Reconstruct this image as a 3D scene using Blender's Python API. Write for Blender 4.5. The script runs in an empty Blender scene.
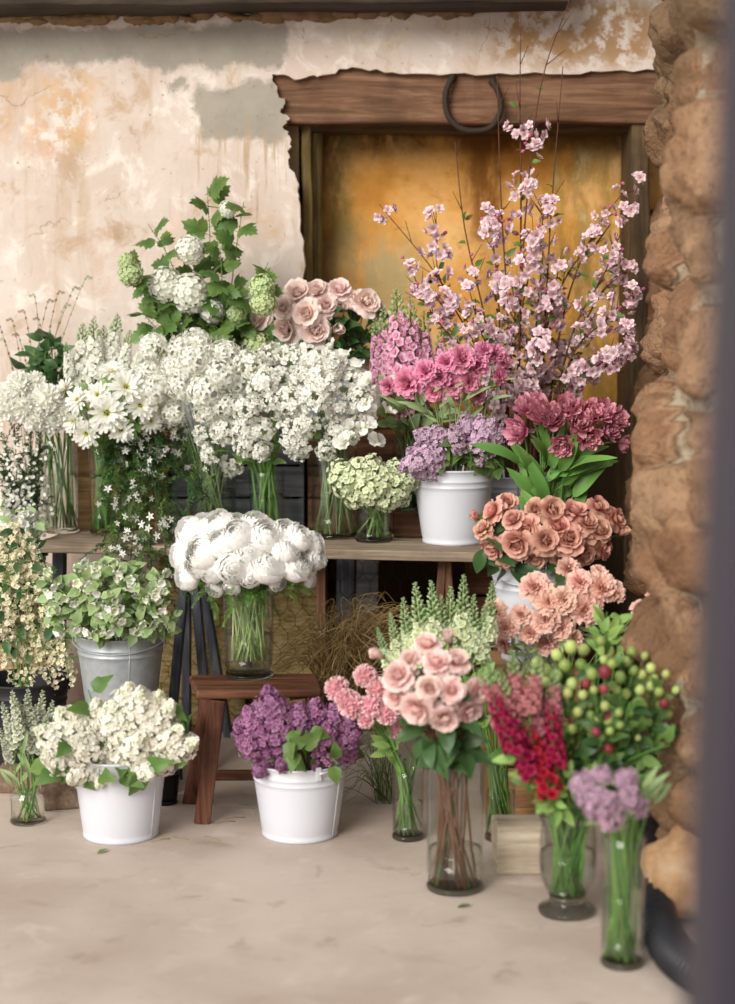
import bpy, bmesh, math, random
import numpy as np
from mathutils import Vector, Matrix, Quaternion, noise as mnoise

SC = bpy.context.scene
COL = SC.collection
random.seed(7)
R = math.radians
# ------------------------------------------------------------------ camera
FPX, HOR, CAMZ = 1750.0, 300.0, 1.5
PITCH = math.atan((502 - HOR) / FPX)
FWD = Vector((0, math.cos(PITCH), -math.sin(PITCH)))
UPV = Vector((0, math.sin(PITCH), math.cos(PITCH)))
EYE = Vector((0, 0, CAMZ))


def ray(px, py):
    return FWD + Vector((1, 0, 0)) * ((px - 367.5) / FPX) - UPV * ((py - 502) / FPX)


def W(px, py, Y):
    d = ray(px, py)
    return EYE + d * (Y / d.y)


def F(px, py, z=0.0):
    d = ray(px, py)
    return EYE + d * ((z - CAMZ) / d.z)


def PX(p):
    d = Vector(p) - EYE
    k = d.dot(FWD)
    return 367.5 + FPX * d.x / k, 502 - FPX * d.dot(UPV) / k


def S(n_px, Y):
    return n_px * Y / FPX


# ------------------------------------------------------------------ mesh builder
class MB:
    def __init__(self):
        self.v, self.f, self.t, self.m = [], [], [], []

    def add(self, vs, fs, tint=0.0, mat=0, X=None):
        b = len(self.v)
        if X is not None:
            vs = [X @ Vector(p) for p in vs]
        self.v.extend([tuple(p) for p in vs])
        if isinstance(tint, (int, float)):
            self.t.extend([tint] * len(vs))
        else:
            self.t.extend(tint)
        self.f.extend([tuple(i + b for i in q) for q in fs])
        self.m.extend([mat] * len(fs))

    def mesh(self, name, mats, smooth=True):
        me = bpy.data.meshes.new(name)
        me.from_pydata(self.v, [], self.f)
        for m in mats:
            me.materials.append(m)
        if len(mats) > 1:
            me.polygons.foreach_set('material_index', self.m)
        if smooth:
            me.polygons.foreach_set('use_smooth', [True] * len(self.f))
        a = me.attributes.new('tint', 'FLOAT', 'POINT')
        a.data.foreach_set('value', [float(x) for x in self.t])
        me.update()
        return me

    def obj(self, name, mats, parent=None, smooth=True, loc=None):
        if not isinstance(mats, (list, tuple)):
            mats = [mats]
        return put(name, self.mesh(name, mats, smooth), parent, loc)


def put(name, me, parent=None, loc=None, rot=None, scale=None):
    o = bpy.data.objects.new(name, me)
    COL.objects.link(o)
    if parent is not None:
        o.parent = parent
    if loc is not None:
        o.location = loc
    if rot is not None:
        o.rotation_mode = 'QUATERNION'
        o.rotation_quaternion = rot
    if scale is not None:
        o.scale = (scale,) * 3 if isinstance(scale, (int, float)) else scale
    return o


def thing(name, loc, label=None, cat=None, group=None, rotz=0.0):
    o = bpy.data.objects.new(name, None)
    o.empty_display_size = 0.02
    COL.objects.link(o)
    o.location = loc
    o.rotation_euler = (0, 0, rotz)
    tag(o, label, cat, group)
    return o


def tag(o, label=None, cat=None, group=None, kind=None):
    if label:
        o['label'] = label
    if cat:
        o['category'] = cat
    if group:
        o['group'] = group
    if kind:
        o['kind'] = kind
    return o


def bevel(o, w=0.004, seg=2):
    m = o.modifiers.new('bevel', 'BEVEL')
    m.width = w
    m.segments = seg
    m.limit_method = 'ANGLE'
    m.angle_limit = R(40)
    return o


def box(mb, x0, x1, y0, y1, z0, z1, mat=0, X=None, tint=0.0):
    vs = [(x0, y0, z0), (x1, y0, z0), (x1, y1, z0), (x0, y1, z0), (x0, y0, z1), (x1, y0, z1), (x1, y1, z1), (x0, y1, z1)]
    fs = [(0, 3, 2, 1), (4, 5, 6, 7), (0, 1, 5, 4), (1, 2, 6, 5), (2, 3, 7, 6), (3, 0, 4, 7)]
    mb.add(vs, fs, tint, mat, X)


def bar(mb, a, b, w, h, mat=0, side=Vector((1, 0, 0))):
    """square timber between two points"""
    a, b = Vector(a), Vector(b)
    d = (b - a).normalized()
    s = (side - d * side.dot(d)).normalized()
    n = d.cross(s)
    vs = []
    for p in (a, b):
        for i, j in ((-1, -1), (1, -1), (1, 1), (-1, 1)):
            vs.append(p + s * (i * w / 2) + n * (j * h / 2))
    fs = [(0, 3, 2, 1), (4, 5, 6, 7), (0, 1, 5, 4), (1, 2, 6, 5), (2, 3, 7, 6), (3, 0, 4, 7)]
    mb.add(vs, fs, 0.0, mat)


def tube(mb, pts, rad, n=5, mat=0, tint=0.0, cap=True):
    pts = [Vector(p) for p in pts]
    k = len(pts)
    if isinstance(rad, (int, float)):
        rad = [rad] * k
    vs, fs = [], []
    ref = Vector((0.31, 0.87, 0.11)).normalized()
    s = None
    for i, p in enumerate(pts):
        d = (pts[min(i + 1, k - 1)] - pts[max(i - 1, 0)])
        d = d.normalized() if d.length > 1e-9 else Vector((0, 0, 1))
        if s is None:
            s = d.cross(ref)
        s = s - d * s.dot(d)
        s = s.normalized() if s.length > 1e-6 else d.orthogonal().normalized()
        u = d.cross(s)
        for j in range(n):
            a = 2 * math.pi * j / n
            vs.append(p + (s * math.cos(a) + u * math.sin(a)) * rad[i])
    for i in range(k - 1):
        for j in range(n):
            j2 = (j + 1) % n
            fs.append((i * n + j, i * n + j2, (i + 1) * n + j2, (i + 1) * n + j))
    if cap:
        fs.append(tuple(range(n - 1, -1, -1)))
        fs.append(tuple((k - 1) * n + j for j in range(n)))
    mb.add(vs, fs, tint, mat)


def lathe(mb, prof, n=32, mat=0, X=None, closed=False, tint=0.0):
    vs, fs = [], []
    k = len(prof)
    for r, z in prof:
        for j in range(n):
            a = 2 * math.pi * j / n
            vs.append(Vector((r * math.cos(a), r * math.sin(a), z)))
    for i in range(k if closed else k - 1):
        i2 = (i + 1) % k
        for j in range(n):
            j2 = (j + 1) % n
            fs.append((i * n + j, i * n + j2, i2 * n + j2, i2 * n + j))
    mb.add(vs, fs, tint, mat, X)


def blob(mb, c, r, mat=0, tint=0.0, n=8, k=5, sc=(1, 1, 1), X=None):
    vs = [Vector((0, 0, -1))]
    for i in range(1, k):
        a = -math.pi / 2 + math.pi * i / k
        for j in range(n):
            b = 2 * math.pi * j / n
            vs.append(Vector((math.cos(a) * math.cos(b), math.cos(a) * math.sin(b), math.sin(a))))
    vs.append(Vector((0, 0, 1)))
    fs = []
    for j in range(n):
        fs.append((0, 1 + (j + 1) % n, 1 + j))
        fs.append((len(vs) - 1, 1 + (k - 2) * n + j, 1 + (k - 2) * n + (j + 1) % n))
    for i in range(k - 2):
        for j in range(n):
            a, b = 1 + i * n + j, 1 + i * n + (j + 1) % n
            fs.append((a, b, b + n, a + n))
    vs = [Vector((p.x * sc[0], p.y * sc[1], p.z * sc[2])) * r + Vector(c) for p in vs]
    mb.add(vs, fs, tint, mat, X)


def catmull(P, per=5):
    P = [Vector(p) for p in P]
    Q = [P[0] * 2 - P[1]] + P + [P[-1] * 2 - P[-2]]
    out = []
    for i in range(1, len(Q) - 2):
        a, b, c, d = Q[i - 1], Q[i], Q[i + 1], Q[i + 2]
        for j in range(per):
            t = j / per
            out.append(0.5 * (2 * b + (c - a) * t + (2 * a - 5 * b + 4 * c - d) * t * t + (3 * b - a - 3 * c + d) * t ** 3))
    out.append(P[-1])
    return out


# ------------------------------------------------------------------ petals
def prof_round(u):
    return max(0.0, math.sin(math.pi * min(1, (0.12 + 0.80 * u)))) ** 0.75


def prof_wide(u):
    return (0.32 + 0.68 * math.sin(math.pi * 0.5 * min(1, u * 1.35))) * (1.0 if u < .8 else (1 - ((u - .8) / .2) ** 2 * .45))


def prof_point(u):
    return math.sin(math.pi * (0.06 + 0.94 * u ** 0.85)) ** 0.9 if u < 1 else 0.02


def petal(mb, az, r0, z0, th0, curl, L, Wd, cup=0.3, prof=prof_round, nu=4, nv=3, rnd=None, ruf=0.0, jag=0.0, t0=0.0, t1=1.0, mat=0, X=None):
    rnd = rnd or random
    ca, sa = math.cos(az), math.sin(az)
    vs, ts = [], []
    r, z = r0, z0
    ph = rnd.random() * 6.28
    step = L / nu
    for i in range(nu + 1):
        u = i / nu
        th = R(th0 + curl * u)
        if i:
            thm = R(th0 + curl * (u - 0.5 / nu))
            r += math.cos(thm) * step
            z += math.sin(thm) * step
        w = Wd * prof(u)
        nr, nz = -math.sin(th), math.cos(th)
        for j in range(nv):
            v = -1 + 2 * j / (nv - 1)
            e = cup * v * v * w + ruf * u * math.sin(ph + v * 4.2 + u * 2)
            ext = 0.0
            if jag and i == nu:
                ext = jag * (rnd.random() - .5)
            rr = r + nr * e + math.cos(th) * ext
            zz = z + nz * e + math.sin(th) * ext
            lat = v * w
            vs.append((rr * ca - lat * sa, rr * sa + lat * ca, zz))
            ts.append(t0 + (t1 - t0) * u)
    fs = []
    for i in range(nu):
        for j in range(nv - 1):
            a = i * nv + j
            fs.append((a, a + 1, a + nv + 1, a + nv))
    mb.add(vs, fs, ts, mat, X)


def floret(mb, X, n, L, Wd, th=25, mat=0, cmat=None, rnd=random, t1=1.0, csz=.16):
    """small flower of n simple kite-shaped petals"""
    a0 = rnd.random() * 6.28
    for k in range(n):
        az = a0 + 2 * math.pi * k / n
        t = R(th + rnd.uniform(-14, 14))
        ca, sa = math.cos(az), math.sin(az)
        m, l = 0.58 * L, L
        def P(r, lat, dz=0.0):
            rr, zz = r * math.cos(t), r * math.sin(t) + dz
            return (rr * ca - lat * sa, rr * sa + lat * ca, zz)
        vs = [P(0, 0), P(m, -Wd, .12 * L), P(l, 0, -.04 * L), P(m, Wd, .12 * L), P(m, 0)]
        mb.add(vs, [(0, 1, 4), (1, 2, 4), (2, 3, 4), (3, 0, 4)], [0, t1 * .7, t1, t1 * .7, t1 * .5], mat, X)
    if cmat is not None:
        blob(mb, (0, 0, L * .06), L * csz, cmat, 0, 5, 3, X=X)


def frame(p, d, roll=0.0, s=1.0):
    """matrix taking +Z to d at p"""
    q = Vector((0, 0, 1)).rotation_difference(Vector(d).normalized())
    return Matrix.Translation(Vector(p)) @ q.to_matrix().to_4x4() @ Matrix.Rotation(roll, 4, 'Z') @ Matrix.Scale(s, 4)


def quat(d, roll=0.0):
    return Vector((0, 0, 1)).rotation_difference(Vector(d).normalized()) @ Quaternion((0, 0, 1), roll)


def quat_leaf(d, up=Vector((0, 0, 1))):
    """leaf: +Y along d, +Z as near to up as can be"""
    y = Vector(d).normalized()
    z = up - y * up.dot(y)
    if z.length < 1e-3:
        z = Vector((0, -1, 0)) - y * -y.y
    z.normalize()
    x = y.cross(z)
    return Matrix((x, y, z)).transposed().to_quaternion()


def fib(n, lo=-1.0):
    out = []
    for i in range(n):
        z = 1 - (1 - lo) * (i + .5) / n
        a = i * 2.39996
        r = math.sqrt(max(0, 1 - z * z))
        out.append(Vector((r * math.cos(a), r * math.sin(a), z)))
    return out


# ------------------------------------------------------------------ materials
def lin(h):
    h = h.lstrip('#')
    c = [int(h[i:i + 2], 16) / 255 for i in (0, 2, 4)]
    return tuple((x / 12.92 if x <= .04045 else ((x + .055) / 1.055) ** 2.4) for x in c) + (1,)


class NT:
    def __init__(self, name):
        self.mat = bpy.data.materials.new(name)
        self.mat.use_nodes = True
        self.t = self.mat.node_tree
        self.t.nodes.clear()
        self.out = self.n('ShaderNodeOutputMaterial')

    def n(self, kind, **kw):
        o = self.t.nodes.new(kind)
        for k, v in kw.items():
            setattr(o, k, v)
        return o

    def set(self, sock, val):
        if val is None:
            return
        if hasattr(val, 'is_linked') or hasattr(val, 'links'):
            self.t.links.new(val, sock)
        else:
            try:
                sock.default_value = val
            except Exception:
                sock.default_value = tuple(val)[:3]

    def math(self, op, a, b=None, clamp=False):
        o = self.n('ShaderNodeMath', operation=op, use_clamp=clamp)
        self.set(o.inputs[0], a)
        if b is not None:
            self.set(o.inputs[1], b)
        return o.outputs[0]

    def mix(self, fac, a, b, blend='MIX'):
        o = self.n('ShaderNodeMix', data_type='RGBA', blend_type=blend)
        self.set(o.inputs[0], fac)
        self.set(o.inputs[6], a)
        self.set(o.inputs[7], b)
        return o.outputs[2]

    def noise(self, vec, scale, detail=4, rough=.55, dist=0.0):
        o = self.n('ShaderNodeTexNoise')
        self.set(o.inputs['Vector'], vec)
        o.inputs['Scale'].default_value = scale
        o.inputs['Detail'].default_value = detail
        o.inputs['Roughness'].default_value = rough
        o.inputs['Distortion'].default_value = dist
        return o.outputs['Fac'], o.outputs['Color']

    def ramp(self, fac, *stops):
        o = self.n('ShaderNodeValToRGB')
        e = o.color_ramp.elements
        while len(e) < len(stops):
            e.new(.5)
        for i, (p, c) in enumerate(stops):
            e[i].position = p
            e[i].color = lin(c) if isinstance(c, str) else (c, c, c, 1)
        self.set(o.inputs[0], fac)
        return o.outputs[0]

    def step(self, v, lo, hi, a=0.0, b=1.0):
        o = self.n('ShaderNodeMapRange', interpolation_type='SMOOTHSTEP')
        self.set(o.inputs[0], v)
        for i, x in enumerate((lo, hi, a, b)):
            o.inputs[i + 1].default_value = x
        return o.outputs[0]

    def coord(self, scale=None):
        o = self.n('ShaderNodeTexCoord').outputs['Object']
        if scale:
            m = self.n('ShaderNodeMapping')
            self.set(m.inputs[0], o)
            m.inputs['Scale'].default_value = scale
            o = m.outputs[0]
        return o

    def attr(self, name='tint'):
        return self.n('ShaderNodeAttribute', attribute_name=name).outputs['Fac']

    def bump(self, h, strength=.4, dist=.01):
        o = self.n('ShaderNodeBump')
        self.set(o.inputs['Height'], h)
        o.inputs['Strength'].default_value = strength
        o.inputs['Distance'].default_value = dist
        return o.outputs[0]

    def principled(self, col, rough=.6, metal=0.0, normal=None, spec=.3):
        o = self.n('ShaderNodeBsdfPrincipled')
        self.set(o.inputs['Base Color'], col)
        self.set(o.inputs['Roughness'], rough)
        self.set(o.inputs['Metallic'], metal)
        o.inputs['Specular IOR Level'].default_value = spec
        if normal is not None:
            self.set(o.inputs['Normal'], normal)
        return o.outputs[0]

    def done(self, sh):
        self.t.links.new(sh, self.out.inputs[0])
        return self.mat


MATS = {}


def petal_mat(name, base, tip, transl=.35, rough=.55, var=.12, spec=.15, hue=.012):
    if name in MATS:
        return MATS[name]
    n = NT(name)
    c = n.mix(n.attr(), lin(base), lin(tip))
    rn = n.n('ShaderNodeObjectInfo').outputs['Random']
    h = n.n('ShaderNodeHueSaturation')
    n.set(h.inputs['Hue'], n.math('ADD', n.math('MULTIPLY', rn, 2 * hue), .5 - hue))
    n.set(h.inputs['Value'], n.math('ADD', n.math('MULTIPLY', n.math('FRACT', n.math('MULTIPLY', rn, 7.31)), 2 * var), 1 - var))
    h.inputs['Saturation'].default_value = 1.0
    n.set(h.inputs['Color'], c)
    p = n.principled(h.outputs[0], rough, spec=spec)
    t = n.n('ShaderNodeBsdfTranslucent')
    n.set(t.inputs[0], h.outputs[0])
    m = n.n('ShaderNodeMixShader')
    m.inputs[0].default_value = transl * .68
    n.set(m.inputs[1], p)
    n.set(m.inputs[2], t.outputs[0])
    MATS[name] = n.done(m.outputs[0])
    return MATS[name]


def plain(name, col, rough=.6, metal=0.0, spec=.3):
    if name in MATS:
        return MATS[name]
    n = NT(name)
    MATS[name] = n.done(n.principled(lin(col), rough, metal, spec=spec))
    return MATS[name]


def wood_mat(name, dark, mid, light, axis='x', scale=1.0, rough=.7, bump=.5, spec=.25):
    n = NT(name)
    s = {'x': (1.2, 18, 18), 'y': (18, 1.2, 18), 'z': (18, 18, 1.2)}[axis]
    v = n.coord(tuple(k * scale for k in s))
    g, _ = n.noise(v, 2.2, 6, .65, .8)
    f, _ = n.noise(n.coord((6, 6, 6)), 1.0, 5, .6)
    c = n.ramp(g, (.28, dark), (.5, mid), (.74, light))
    c = n.mix(n.step(f, .42, .7, 0, .55), c, lin(dark))
    return n.done(n.principled(c, rough, normal=n.bump(g, bump, .006), spec=spec))


# petals and leaves
M_green = petal_mat('leaf_green', '#456530', '#708e48', .3, .45, .18, .3)
M_dark = petal_mat('leaf_dark', '#304c2a', '#4c6d3c', .25, .4, .2, .35)
M_lime = petal_mat('leaf_lime', '#779f4c', '#a6c474', .4, .5, .15, .25)
M_sage = petal_mat('leaf_sage', '#7c9860', '#b2c690', .3, .55, .15, .2)
M_stem = petal_mat('stem_green', '#5e8a40', '#7aa653', .15, .45, .2, .3)
M_stempale = petal_mat('stem_pale', '#a6c078', '#c9d8a0', .2, .45, .15, .3)
M_bud = petal_mat('bud_green', '#84a468', '#b4c896', .25, .55, .12, .2)
M_grey_stalk = petal_mat('pale_stalk', '#b4b898', '#dadcc8', .25, .55, .08, .2)
M_bronze = petal_mat('leaf_bronze', '#5c4a34', '#7d7048', .25, .5, .2, .2)
M_grape = petal_mat('pale_spike', '#a3b08c', '#e2e2d4', .3, .6, .1, .15)
M_twig = plain('twig_brown', '#5a3a2c', .8)
M_woodstem = plain('rose_stem_brown', '#6f4d38', .7)
M_white = petal_mat('petal_white', '#f1f2e2', '#fefdfa', .55, .6, .04, .1, .004)
M_whitethick = petal_mat('petal_white_thick', '#f8f6ee', '#fffefb', .3, .7, .02, .04, .003)
M_ivory = petal_mat('petal_ivory', '#f2eede', '#fdfbf5', .35, .6, .05, .1, .004)
M_greenwhite = petal_mat('petal_greenwhite', '#c9d89a', '#eef1dc', .35, .6, .06, .1)
M_palegreen = petal_mat('petal_palegreen', '#bcd08f', '#d6e2b4', .35, .6, .08, .1)
M_blush = petal_mat('petal_blush', '#efcdc2', '#f8e8e1', .35, .55, .05, .15)
M_dusty = petal_mat('petal_dusty_pink', '#e4b2ab', '#f7e0d9', .32, .55, .07, .15)
M_peach = petal_mat('petal_peach', '#bb6f62', '#ecbfab', .32, .55, .1, .15)
M_peachlight = petal_mat('petal_peach_light', '#e2a594', '#f3cdbf', .32, .6, .08, .12)
M_pink = petal_mat('petal_pink', '#d089ac', '#f5cddc', .32, .55, .1, .15)
M_hot = petal_mat('petal_hot_pink', '#c4507f', '#eaa0bc', .3, .55, .12, .15)
M_blossom = petal_mat('petal_blossom', '#dca6b8', '#faeaee', .38, .6, .07, .12)
M_rosepink = petal_mat('petal_rose_pink', '#d98492', '#f8dadb', .32, .6, .08, .12)
M_lilac = petal_mat('petal_lilac', '#c09bb6', '#ead8e4', .32, .6, .12, .12)
M_purple = petal_mat('petal_purple', '#7e3f6c', '#d0a2c4', .3, .6, .16, .12)
M_mauve = petal_mat('petal_mauve', '#86597a', '#dcbccd', .3, .6, .12, .12)
M_red = petal_mat('petal_red', '#7a0b28', '#b42848', .28, .5, .14, .2)
M_dullpink = petal_mat('petal_dull_pink', '#a8616a', '#c98d8a', .3, .6, .12, .12)
M_berry = petal_mat('berry_green', '#88a052', '#b6c476', .25, .35, .2, .35)
M_berryred = petal_mat('berry_red', '#7c2a34', '#a04a50', .2, .4, .2, .3)
M_cream = petal_mat('petal_cream', '#d8d0a6', '#f8f4e4', .3, .65, .1, .1)
M_yellow = petal_mat('floret_yellow', '#c9c556', '#e0d878', .2, .6, .08, .1)
M_straw = petal_mat('dry_grass', '#6e5634', '#9a7f50', .15, .7, .2, .1)
M_strawpale = petal_mat('dry_grass_pale', '#a08c5a', '#c4b283', .15, .7, .2, .1)
# ------------------------------------------------------------------ setting
WY = 6.2
NY = 6.52


def struct(o):
    o['kind'] = 'structure'
    return o


def sep(n, vec):
    o = n.n('ShaderNodeSeparateXYZ')
    n.set(o.inputs[0], vec)
    return o.outputs


def warp(n, amp, scale):
    p = n.coord()
    _, c = n.noise(p, scale, 5, .65)
    o = n.n('ShaderNodeVectorMath', operation='SUBTRACT')
    n.set(o.inputs[0], c)
    o.inputs[1].default_value = (.5, .5, .5)
    m = n.n('ShaderNodeVectorMath', operation='SCALE')
    n.set(m.inputs[0], o.outputs[0])
    m.inputs['Scale'].default_value = amp
    a = n.n('ShaderNodeVectorMath', operation='ADD')
    n.set(a.inputs[0], p)
    n.set(a.inputs[1], m.outputs[0])
    return a.outputs[0]


def rect(n, X, Z, x0, x1, z0, z1, soft):
    a = n.math('MULTIPLY', n.step(X, x0 - soft, x0 + soft), n.step(X, x1 - soft, x1 + soft, 1, 0))
    b = n.math('MULTIPLY', n.step(Z, z0 - soft, z0 + soft), n.step(Z, z1 - soft, z1 + soft, 1, 0))
    return n.math('MULTIPLY', a, b)


def pxrect(n, X, Z, x0, x1, y0, y1, soft, Y=WY):
    return rect(n, X, Z, W(x0, y0, Y).x, W(x1, y0, Y).x, W(x0, y1, Y).z, W(x0, y0, Y).z, soft)


def plaster_mat():
    n = NT('old_plaster')
    p = n.coord()
    big, _ = n.noise(p, 1.6, 6, .6)
    mid, _ = n.noise(p, 7, 6, .65, .6)
    fine, _ = n.noise(p, 40, 4, .6)
    drip, _ = n.noise(n.coord((9, 9, .9)), 1.4, 5, .6)
    c = n.mix(n.step(big, .35, .68), lin('#d7cabf'), lin('#c8b6a8'))
    c = n.mix(n.step(mid, .52, .66, 0, .85), c, lin('#e6dcd1'))
    c = n.mix(n.step(drip, .53, .68, 0, .5), c, lin('#b79c7e'))
    c = n.mix(n.step(mid, .3, .45, .7, 0), c, lin('#b59674'))
    wv = warp(n, .16, 6)
    X, Y, Z = sep(n, wv)
    # weathered brownish areas of the plaster
    for r, col, k in (((55, 80, 60, 190), '#a98d66', .6), ((30, 95, 75, 150), '#cfa676', .55), ((30, 60, 120, 160), '#c9a48c', .5), ((108, 122, 212, 245), '#9c7c56', .8),
                      ((92, 102, 235, 305), '#c4997a', .6), ((160, 180, 220, 330), '#e4c8b0', .5), ((265, 285, 215, 245), '#d0ab82', .6),
                      ((500, 655, 0, 66), '#a07848', .85), ((340, 420, 12, 50), '#ead8b8', .4), ((0, 12, 80, 150), '#c79a64', .6)):
        blot, _ = n.noise(p, 16, 4, .7)
        m = n.math('MULTIPLY', pxrect(n, X, Z, *r, .05), n.step(blot, .42, .55, 0, k))
        c = n.mix(m, c, lin(col))
    # bare grey render where the top coat fell off
    wv2 = warp(n, .17, 7.5)
    X2, _, Z2 = sep(n, wv2)
    g = pxrect(n, X2, Z2, -200, 286, 24, 66, .016)
    g = n.math('MAXIMUM', g, pxrect(n, X2, Z2, 196, 290, 84, 138, .02))
    g = n.math('MAXIMUM', g, pxrect(n, X2, Z2, 172, 187, 78, 90, .012))
    g = n.math('MAXIMUM', g, pxrect(n, X2, Z2, -20, 20, 60, 78, .02))
    gm, _ = n.noise(p, 9, 5, .6)
    grey = n.mix(gm, lin('#8d877c'), lin('#b3aa9c'))
    c = n.mix(g, c, grey)
    # hairline cracks
    vo = n.n('ShaderNodeTexVoronoi', feature='DISTANCE_TO_EDGE')
    n.set(vo.inputs['Vector'], warp(n, .3, 4))
    vo.inputs['Scale'].default_value = 2.3
    cr = n.math('MULTIPLY', n.step(vo.outputs[0], 0, .012, 1, 0), n.step(big, .5, .6))
    c = n.mix(n.math('MULTIPLY', cr, .5), c, lin('#a98864'))
    sp, _ = n.noise(n.coord((1, 1, .45)), 30, 3, .7)
    c = n.mix(n.math('MULTIPLY', n.step(sp, .67, .72), .75), c, lin('#86704f'))
    dr, _ = n.noise(n.coord((26, 26, 1.6)), 1.6, 4, .6)
    dz = n.math('MULTIPLY', pxrect(n, X, Z, 190, 300, 130, 230, .06), n.step(dr, .5, .62, 0, .75))
    c = n.mix(dz, c, lin('#b0977a'))
    pits = n.step(fine, .62, .70)
    c = n.mix(n.math('MULTIPLY', pits, n.step(mid, .4, .6, .2, .8)), c, lin('#937755'))
    h = n.math('ADD', n.math('MULTIPLY', mid, .6), n.math('MULTIPLY', fine, .25))
    h = n.math('SUBTRACT', h, n.math('MULTIPLY', g, .5))
    h = n.math('SUBTRACT', h, n.math('MULTIPLY', cr, .4))
    return n.done(n.principled(c, .9, normal=n.bump(h, .55, .012), spec=.1))


def niche_mat():
    n = NT('ochre_plaster')
    p = n.coord()
    big, _ = n.noise(p, 2.4, 6, .62)
    mid, _ = n.noise(p, 10, 6, .7, .8)
    c = n.ramp(big, (.3, '#b0742e'), (.46, '#d69a4c'), (.6, '#e8b878'), (.78, '#d2a468'))
    c = n.mix(n.step(mid, .3, .45, .5, 0), c, lin('#8a5a28'))
    X, Y, Z = sep(n, warp(n, .22, 5))
    blot, _ = n.noise(n.coord((11, 11, 3.5)), 1.6, 6, .75)
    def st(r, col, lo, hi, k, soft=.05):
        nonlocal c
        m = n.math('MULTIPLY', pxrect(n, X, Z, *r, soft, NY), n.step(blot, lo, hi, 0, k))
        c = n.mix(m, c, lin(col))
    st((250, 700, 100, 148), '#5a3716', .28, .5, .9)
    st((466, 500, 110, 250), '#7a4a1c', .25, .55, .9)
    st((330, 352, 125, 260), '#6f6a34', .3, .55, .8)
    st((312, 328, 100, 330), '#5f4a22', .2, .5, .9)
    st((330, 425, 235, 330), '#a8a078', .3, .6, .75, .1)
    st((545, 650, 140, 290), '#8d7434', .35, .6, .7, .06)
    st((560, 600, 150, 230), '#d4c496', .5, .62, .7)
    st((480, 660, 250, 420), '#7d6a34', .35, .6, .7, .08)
    # lower part painted dark, the shade behind the bench put into the colour
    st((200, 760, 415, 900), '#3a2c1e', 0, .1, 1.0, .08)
    return n.done(n.principled(c, .85, normal=n.bump(mid, .5, .01), spec=.12))


M_plaster = plaster_mat()
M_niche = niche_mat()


def concrete_mat():
    n = NT('concrete_floor')
    p = n.coord()
    a, _ = n.noise(p, 1.3, 6, .6)
    b, _ = n.noise(p, 6, 6, .65, .5)
    f, _ = n.noise(p, 60, 3, .6)
    c = n.mix(n.step(a, .35, .66), lin('#c7b8ac'), lin('#b09f93'))
    c = n.mix(n.step(b, .55, .7, 0, .6), c, lin('#cfc2b7'))
    c = n.mix(n.step(b, .3, .43, .6, 0), c, lin('#9a887a'))
    c = n.mix(n.step(f, .64, .72, 0, .35), c, lin('#8f7a68'))
    d2, _ = n.noise(n.coord((1, 2.2, 1)), 2.6, 6, .7, 1.0)
    c = n.mix(n.step(d2, .57, .70, 0, .22), c, lin('#9b897b'))
    h = n.math('ADD', b, n.math('MULTIPLY', f, .3))
    return n.done(n.principled(c, .75, normal=n.bump(h, .25, .006), spec=.25))


M_floor = concrete_mat()


def slab_from_outline(name, pts, y0, y1, mat):
    bm = bmesh.new()
    vs = [bm.verts.new((p[0], y0, p[1])) for p in pts]
    f = bm.faces.new(vs)
    r = bmesh.ops.extrude_face_region(bm, geom=[f])
    for e in r['geom']:
        if isinstance(e, bmesh.types.BMVert):
            e.co.y = y1
    bmesh.ops.triangulate(bm, faces=bm.faces[:])
    bmesh.ops.recalc_face_normals(bm, faces=bm.faces[:])
    me = bpy.data.meshes.new(name)
    bm.to_mesh(me)
    bm.free()
    me.materials.append(mat)
    return put(name, me)


def jag(pts, n, amp, seed):
    rr = random.Random(seed)
    out = []
    for a, b in zip(pts, pts[1:]):
        for i in range(n):
            t = i / n
            k = 0 if i == 0 else 1
            out.append((a[0] + (b[0] - a[0]) * t + k * rr.uniform(-amp, amp), a[1] + (b[1] - a[1]) * t + k * rr.uniform(-amp, amp)))
    out.append(pts[-1])
    return out


edge_px = jag([(672, 70), (610, 71), (560, 74), (500, 73), (440, 75), (392, 72), (352, 67), (322, 75), (300, 79), (272, 74)], 5, 1.7, 3)
edge_px += jag([(272, 74), (277, 92), (285, 101), (280, 112), (290, 118), (283, 128), (291, 140), (288, 160), (296, 178), (300, 205), (303, 250), (304, 330), (305, 520), (305, 760)], 5, 2.2, 4)[1:]
edge = [(W(x, y, WY).x, max(0, W(x, y, WY).z)) for x, y in edge_px]
outline = [(-2.6, -.02), (-2.6, 2.9), (1.45, 2.9), (1.45, edge[0][1])] + edge[:-1] + [(edge[-1][0], -.02)]
struct(slab_from_outline('wall_back', outline, WY, WY + .10, M_plaster))
# masonry core behind the plaster skin, set back a little from its broken edge
core = [(x - .045 if i > 40 else x, z + .03 if i <= 40 else z) for i, (x, z) in enumerate(edge)]
# niche
mb = MB()
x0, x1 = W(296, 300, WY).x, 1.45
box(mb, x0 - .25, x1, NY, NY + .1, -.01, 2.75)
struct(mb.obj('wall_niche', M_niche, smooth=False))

M_beam = wood_mat('lintel_wood', '#46311f', '#73523c', '#9a785c', 'x')
M_beamdark = wood_mat('niche_frame_wood', '#2c1e12', '#4f3a22', '#7a6238', 'x')
M_post = wood_mat('door_post_wood', '#2b2015', '#54422c', '#7d6845', 'z')
M_jamb = wood_mat('jamb_wood', '#4a3a1e', '#7d6a3c', '#a8976a', 'z')
M_roof = wood_mat('roof_plate_wood', '#1d1712', '#3a3026', '#564737', 'x')


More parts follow.
